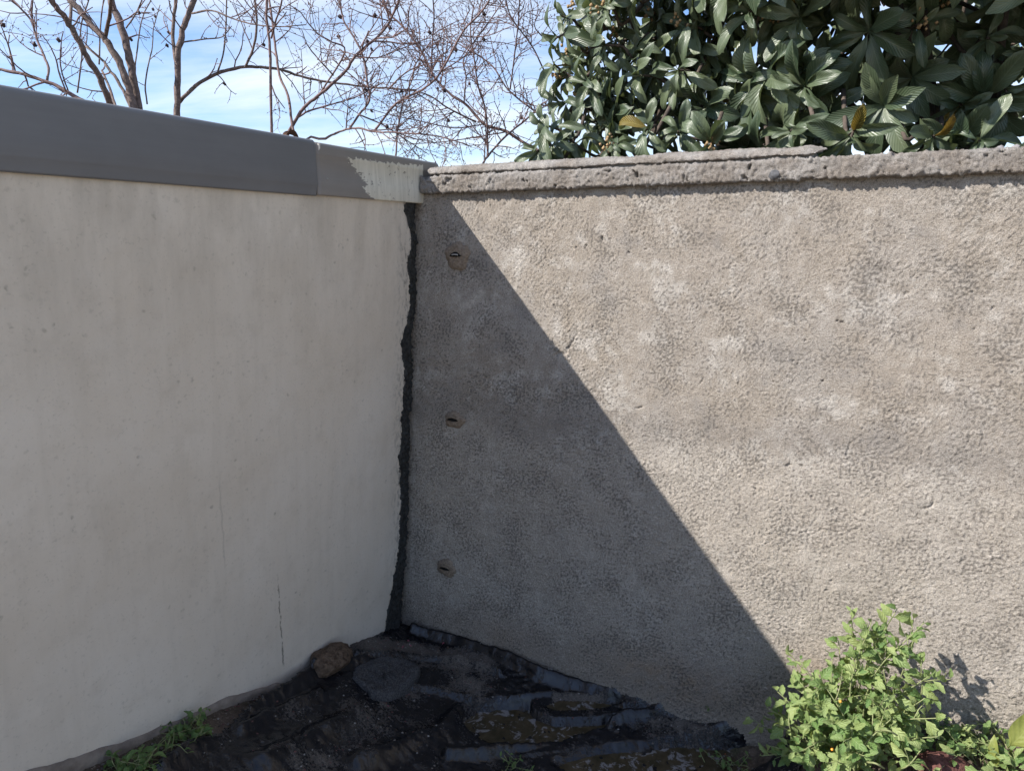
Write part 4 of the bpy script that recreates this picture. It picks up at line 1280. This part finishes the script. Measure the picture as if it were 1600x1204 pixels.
def leafy(name, label, cat, base, tips, leafset, lsize, spacing, group=None, limit=300, stem_r=.003, shoots=2, stem_mat='stem', facing=(-.35, -.5, .65), jitter=.45):
    base = np.array(base, float)
    root = empty(name, tuple(base)); tag(root, label, cat, group)
    leaves = []; st = MB()
    for tip in tips:
        tip = np.array(tip[:3], float) - base
        s0 = np.array([random.gauss(0, .02), random.gauss(0, .02), -.015])
        mid = s0 * .45 + tip * .55 + np.array([random.gauss(0, .03), random.gauss(0, .03), .03])
        P = catmull([s0, mid, tip], 7); m = len(P)
        st.tube(P, [stem_r * (1 - .6 * i / (m - 1)) for i in range(m)], 6)
        paths = [(P, .22)]
        for k in range(shoots):
            i = random.randint(int(m * .3), m - 3); L = min(.09, np.linalg.norm(tip) * random.uniform(.16, .3))
            Q = wander(P[i], side_dir(P[i + 1] - P[i], .9) + np.array([0, 0, .25]), L, 5, .15, .08)
            st.tube(Q, [stem_r * .55 * (1 - .5 * k2 / 5) for k2 in range(6)], 5); paths.append((Q, .1))
        for Q, f0 in paths:
            n = len(Q); acc = 0
            for i in range(max(1, int(n * f0)), n):
                acc += np.linalg.norm(Q[i] - Q[i - 1])
                while acc > spacing or i == n - 1:
                    acc -= spacing
                    d = side_dir(Q[i] - Q[i - 1], 1.0); d = d / np.linalg.norm(d); d[2] -= .12
                    up = np.array(facing) + np.array([random.gauss(0, jitter) for _ in range(3)])
                    sz = lsize * random.uniform(.4, 1.2) * (.7 if i == n - 1 else 1)
                    leaves.append((Q[i].copy(), d, up, sz))
                    if acc <= spacing: break
    leaves.sort(key=lambda l: -l[3] + .02 * np.linalg.norm(l[0] + base - CAM))
    stuff = LeafStuff()
    for i, (p, d, up, sz) in enumerate(leaves):
        m = frame(None, d, up) @ Matrix.Diagonal((sz, sz, sz, 1)); m.translation = Vector(p)
        me = random.choice(leafset)
        if i < limit:
            o = link('leaf', me, None, root); o.matrix_basis = m
        else:
            stuff.add(me, m)
    if stuff.n: stuff.build('foliage', leafset[0].materials[0], root)
    tag(st.build('stems', M[stem_mat], root), kind='stuff')
    return root


a, b, z = ground_at(1325, 1185)
pb = F2W(1.60, .16, float(H(1.60, .16)))
tips = [at_wall(u, v, bb) for u, v, bb in ((1232, 1018, .16), (1250, 1030, .22), (1330, 955, .20), (1362, 970, .22), (1345, 992, .22), (1402, 950, .19), (1444, 972, .20), (1428, 998, .22), (1300, 1030, .2), (1275, 1050, .24), (1215, 1080, .2),
                                            (1452, 1055, .2), (1445, 1090, .22), (1385, 1010, .22), (1340, 1050, .25), (1205, 1140, .24), (1240, 1110, .28), (1290, 1100, .3), (1360, 1090, .28), (1410, 1060, .2), (1395, 1120, .28), (1225, 1180, .3),
                                            (1270, 1160, .34), (1330, 1140, .34), (1420, 1110, .2), (1310, 1000, .14), (1250, 1065, .2), (1370, 1140, .3), (1290, 1190, .36), (1480, 1120, .24), (1465, 1150, .28), (1190, 1180, .3), (1440, 1170, .32), (1195, 1120, .22), (1198, 1105, .24), (1210, 1130, .3), (1225, 1095, .26), (1205, 1165, .32), (1262, 1130, .34), (1300, 1130, .36), (1255, 1190, .36), (1380, 1040, .2), (1440, 1030, .2), (1350, 1180, .36), (1240, 1150, .3))]
bush = leafy('bushy_weed', 'bushy bright green weed in the sun against the cement wall', 'plant', pb, tips, WL, .049, .0175, None, 300, .0030, 2, 'stem')
for u, v, bb in ((1313, 1095, .36), (1300, 1170, .40)):
    q = at_wall(u, v, bb) - pb
    mb = MB()
    import bmesh
    bm = bmesh.new(); bmesh.ops.create_icosphere(bm, subdivisions=2, radius=.0036); me = bpy.data.meshes.new('berry'); bm.to_mesh(me); bm.free()
    me.polygons.foreach_set('use_smooth', np.ones(len(me.polygons), bool))
    o = link('berry', me, M['berry'], bush); o.location = tuple(q)


def weed_at(u, v, label, h, spread, n, size, name='weed', leafset=None, group=None, facing=(-.1, -.3, .9), da=0.0, db=0.0):
    a, b, z = ground_at(u, v); a += da; b += db
    if in_poly(np.array([a]), np.array([b]), TP)[0]: z = float(tarp_z(a, b)[0])
    else: z = float(H(a, b))
    bp = F2W(a, b, z)
    tp_ = [bp + np.array([random.gauss(0, spread), random.gauss(0, spread), h * random.uniform(.4, 1.0)]) for _ in range(n)]
    return leafy(name, label, 'plant', bp, tp_, leafset or WD, size, .02, group, 60, .0016, 0, 'stem', facing)


weed_at(290, 1146, 'small green weed at the foot of the white wall, larger of two', .035, .028, 20, .03, da=.012)
weed_at(195, 1204, 'small green weed at the foot of the white wall near the lower left edge', .045, .035, 18, .032, da=.02)
weed_at(240, 1182, 'low sparse weed between the two clumps along the white wall', .03, .03, 6, .022, da=.01)
weed_at(1135, 1192, 'tiny green sprig growing beside the brown puddle', .02, .03, 7, .022)
weed_at(800, 1203, 'tiny green sprout on the black sheet at the bottom edge', .012, .012, 6, .016)
weed_at(1530, 1192, 'low leafy weed in the sun between red stone and right edge', .07, .07, 14, .045, leafset=WL)
weed_at(1590, 1200, 'low leafy weed at the lower right corner', .06, .06, 12, .045, leafset=WL)
weed_at(1420, 1160, 'low dark weed in the shadow right of the bushy weed', .06, .07, 14, .04)
weed_at(1490, 1150, 'thin creeping weed along the foot of the sunlit cement wall', .04, .07, 12, .03)
weed_at(1560, 1150, 'pale creeping weed under the large olive leaf', .04, .05, 10, .028, leafset=WL)
weed_at(1112, 1120, 'wisp of green growing where the black sheet meets the cement wall', .03, .015, 5, .014)

# large olive leaf leaning in from the right
BL = leaf_mesh('broad_leaf', M['broad'], 1, .62, 14, 6, .7, .15, 'ovate', .02, 0, .3)
bp = F2W(2.02, .10, float(H(2.02, .10)))
br = empty('broad_leaf_plant', tuple(bp)); tag(br, 'single large olive green leaf with upright stalk leaf at the right edge', 'plant')
for tip, up, L in ((at_wall(1640, 1100, .08), (-.35, -.8, .5), None), (at_wall(1553, 1146, .12), (-.75, -.5, .1), None)):
    s0 = at_wall(1574, 1168, .12) if L is None and up[0] > -.5 else at_wall(1558, 1200, .14)
    d = tip - s0; Ls = np.linalg.norm(d)
    m = frame(None, d, up) @ Matrix.Diagonal((Ls, Ls * (1.0 if up[0] > -.5 else .7), Ls, 1)); m.translation = Vector(s0 - bp)
    o = link('leaf', BL, None, br); o.matrix_basis = m
mb = MB(); mb.tube(catmull([np.array([0, 0, -.02]), at_wall(1556, 1200, .13) - bp, at_wall(1549, 1176, .12) - bp], 5), .003, 6); mb.build('stalk', M['stem'], br)

# twigs and dry sticks in the weeds
for k, (p0, p1, lab) in enumerate(((((1376, 1140), (1402, 1148)), None, 'short pale dry stalk lying in the bushy weed'), (((1355, 1190), (1382, 1200)), None, 'pale dry stalk near the bottom of the bushy weed'))):
    q = [at_wall(p0[0][0], p0[0][1], .37), at_wall((p0[0][0] + p0[1][0]) / 2, (p0[0][1] + p0[1][1]) / 2 - 3, .39), at_wall(p0[1][0], p0[1][1], .37)]
    mb = MB(); mb.tube(catmull(q, 4), [.003, .003, .0028, .0028, .0026, .0026, .0024, .0022, .002], 6); tag(mb.build('dry_stalk', M['stem']), lab, 'stalk')
# curled dead leaf on the metal coping
q = C0 - DL * .585 - DR * .05 + np.array([0, 0, 1.890])
DLm = leaf_mesh('dead', M['deadleaf'], 1, .5, 8, 4, -2.2, .5, 'ovate', .05, 0, -.2)
o = link('dead_leaf', leaf_mesh('dead_leaf', M['deadleaf'], 1, .5, 10, 4, 2.4, .5, 'ovate', .05, 0, 1.0)); m = frame(None, DL, (0, 0, 1)) @ Matrix.Diagonal((.085, .085, .06, 1)); m.translation = Vector(q - DL * .04); o.matrix_world = m
tag(o, 'curled brown dead leaf resting on top of the metal coping', 'leaf')
# small petals and scraps on the sheet
for k, (u, v, c) in enumerate(((636, 1008, 1), (644, 1016, 1), (628, 1020, 1), (962, 1094, 2), (1040, 1110, 1), (1133, 1166, 2), (695, 1012, 1), (700, 1020, 0))):
    a, b, z = ground_at(u, v); z = float(tarp_z(a, b)[0]) + .003
    mt = bpy.data.materials.get('scrap_%d' % c)
    if mt is None:
        mt = m_plain('scrap_%d' % c, ((.12, .08, .05), (.20, .05, .07), (.35, .07, .03))[c], ((.2, .14, .1), (.32, .11, .14), (.5, .13, .06))[c], 50)
    nm = 'dried_petal'
    me = leaf_mesh(nm, mt, 1, .7, 5, 2, 1.2, .4, 'ovate', .04, 0, .3)
    o = link(nm, me); m = frame(None, (random.uniform(-1, 1), random.uniform(-1, 1), .1), (random.uniform(-.3, .3), -.5, 1)) @ Matrix.Diagonal((.016, .016, .016, 1)); m.translation = Vector(F2W(a, b, z)); o.matrix_world = m
    lab = {1: 'tiny pink dried petal on the gritty black sheet', 2: 'tiny orange red scrap on the black sheet', 0: 'tiny brown scrap on the gritty black sheet'}[c]
    tag(o, lab, 'petal', {1: 'pink petals on the sheet', 2: 'orange scraps on the sheet', 0: None}[c])
bpy.data.meshes.remove(DLm)
for me in list(bpy.data.meshes):
    if me.users == 0: bpy.data.meshes.remove(me)
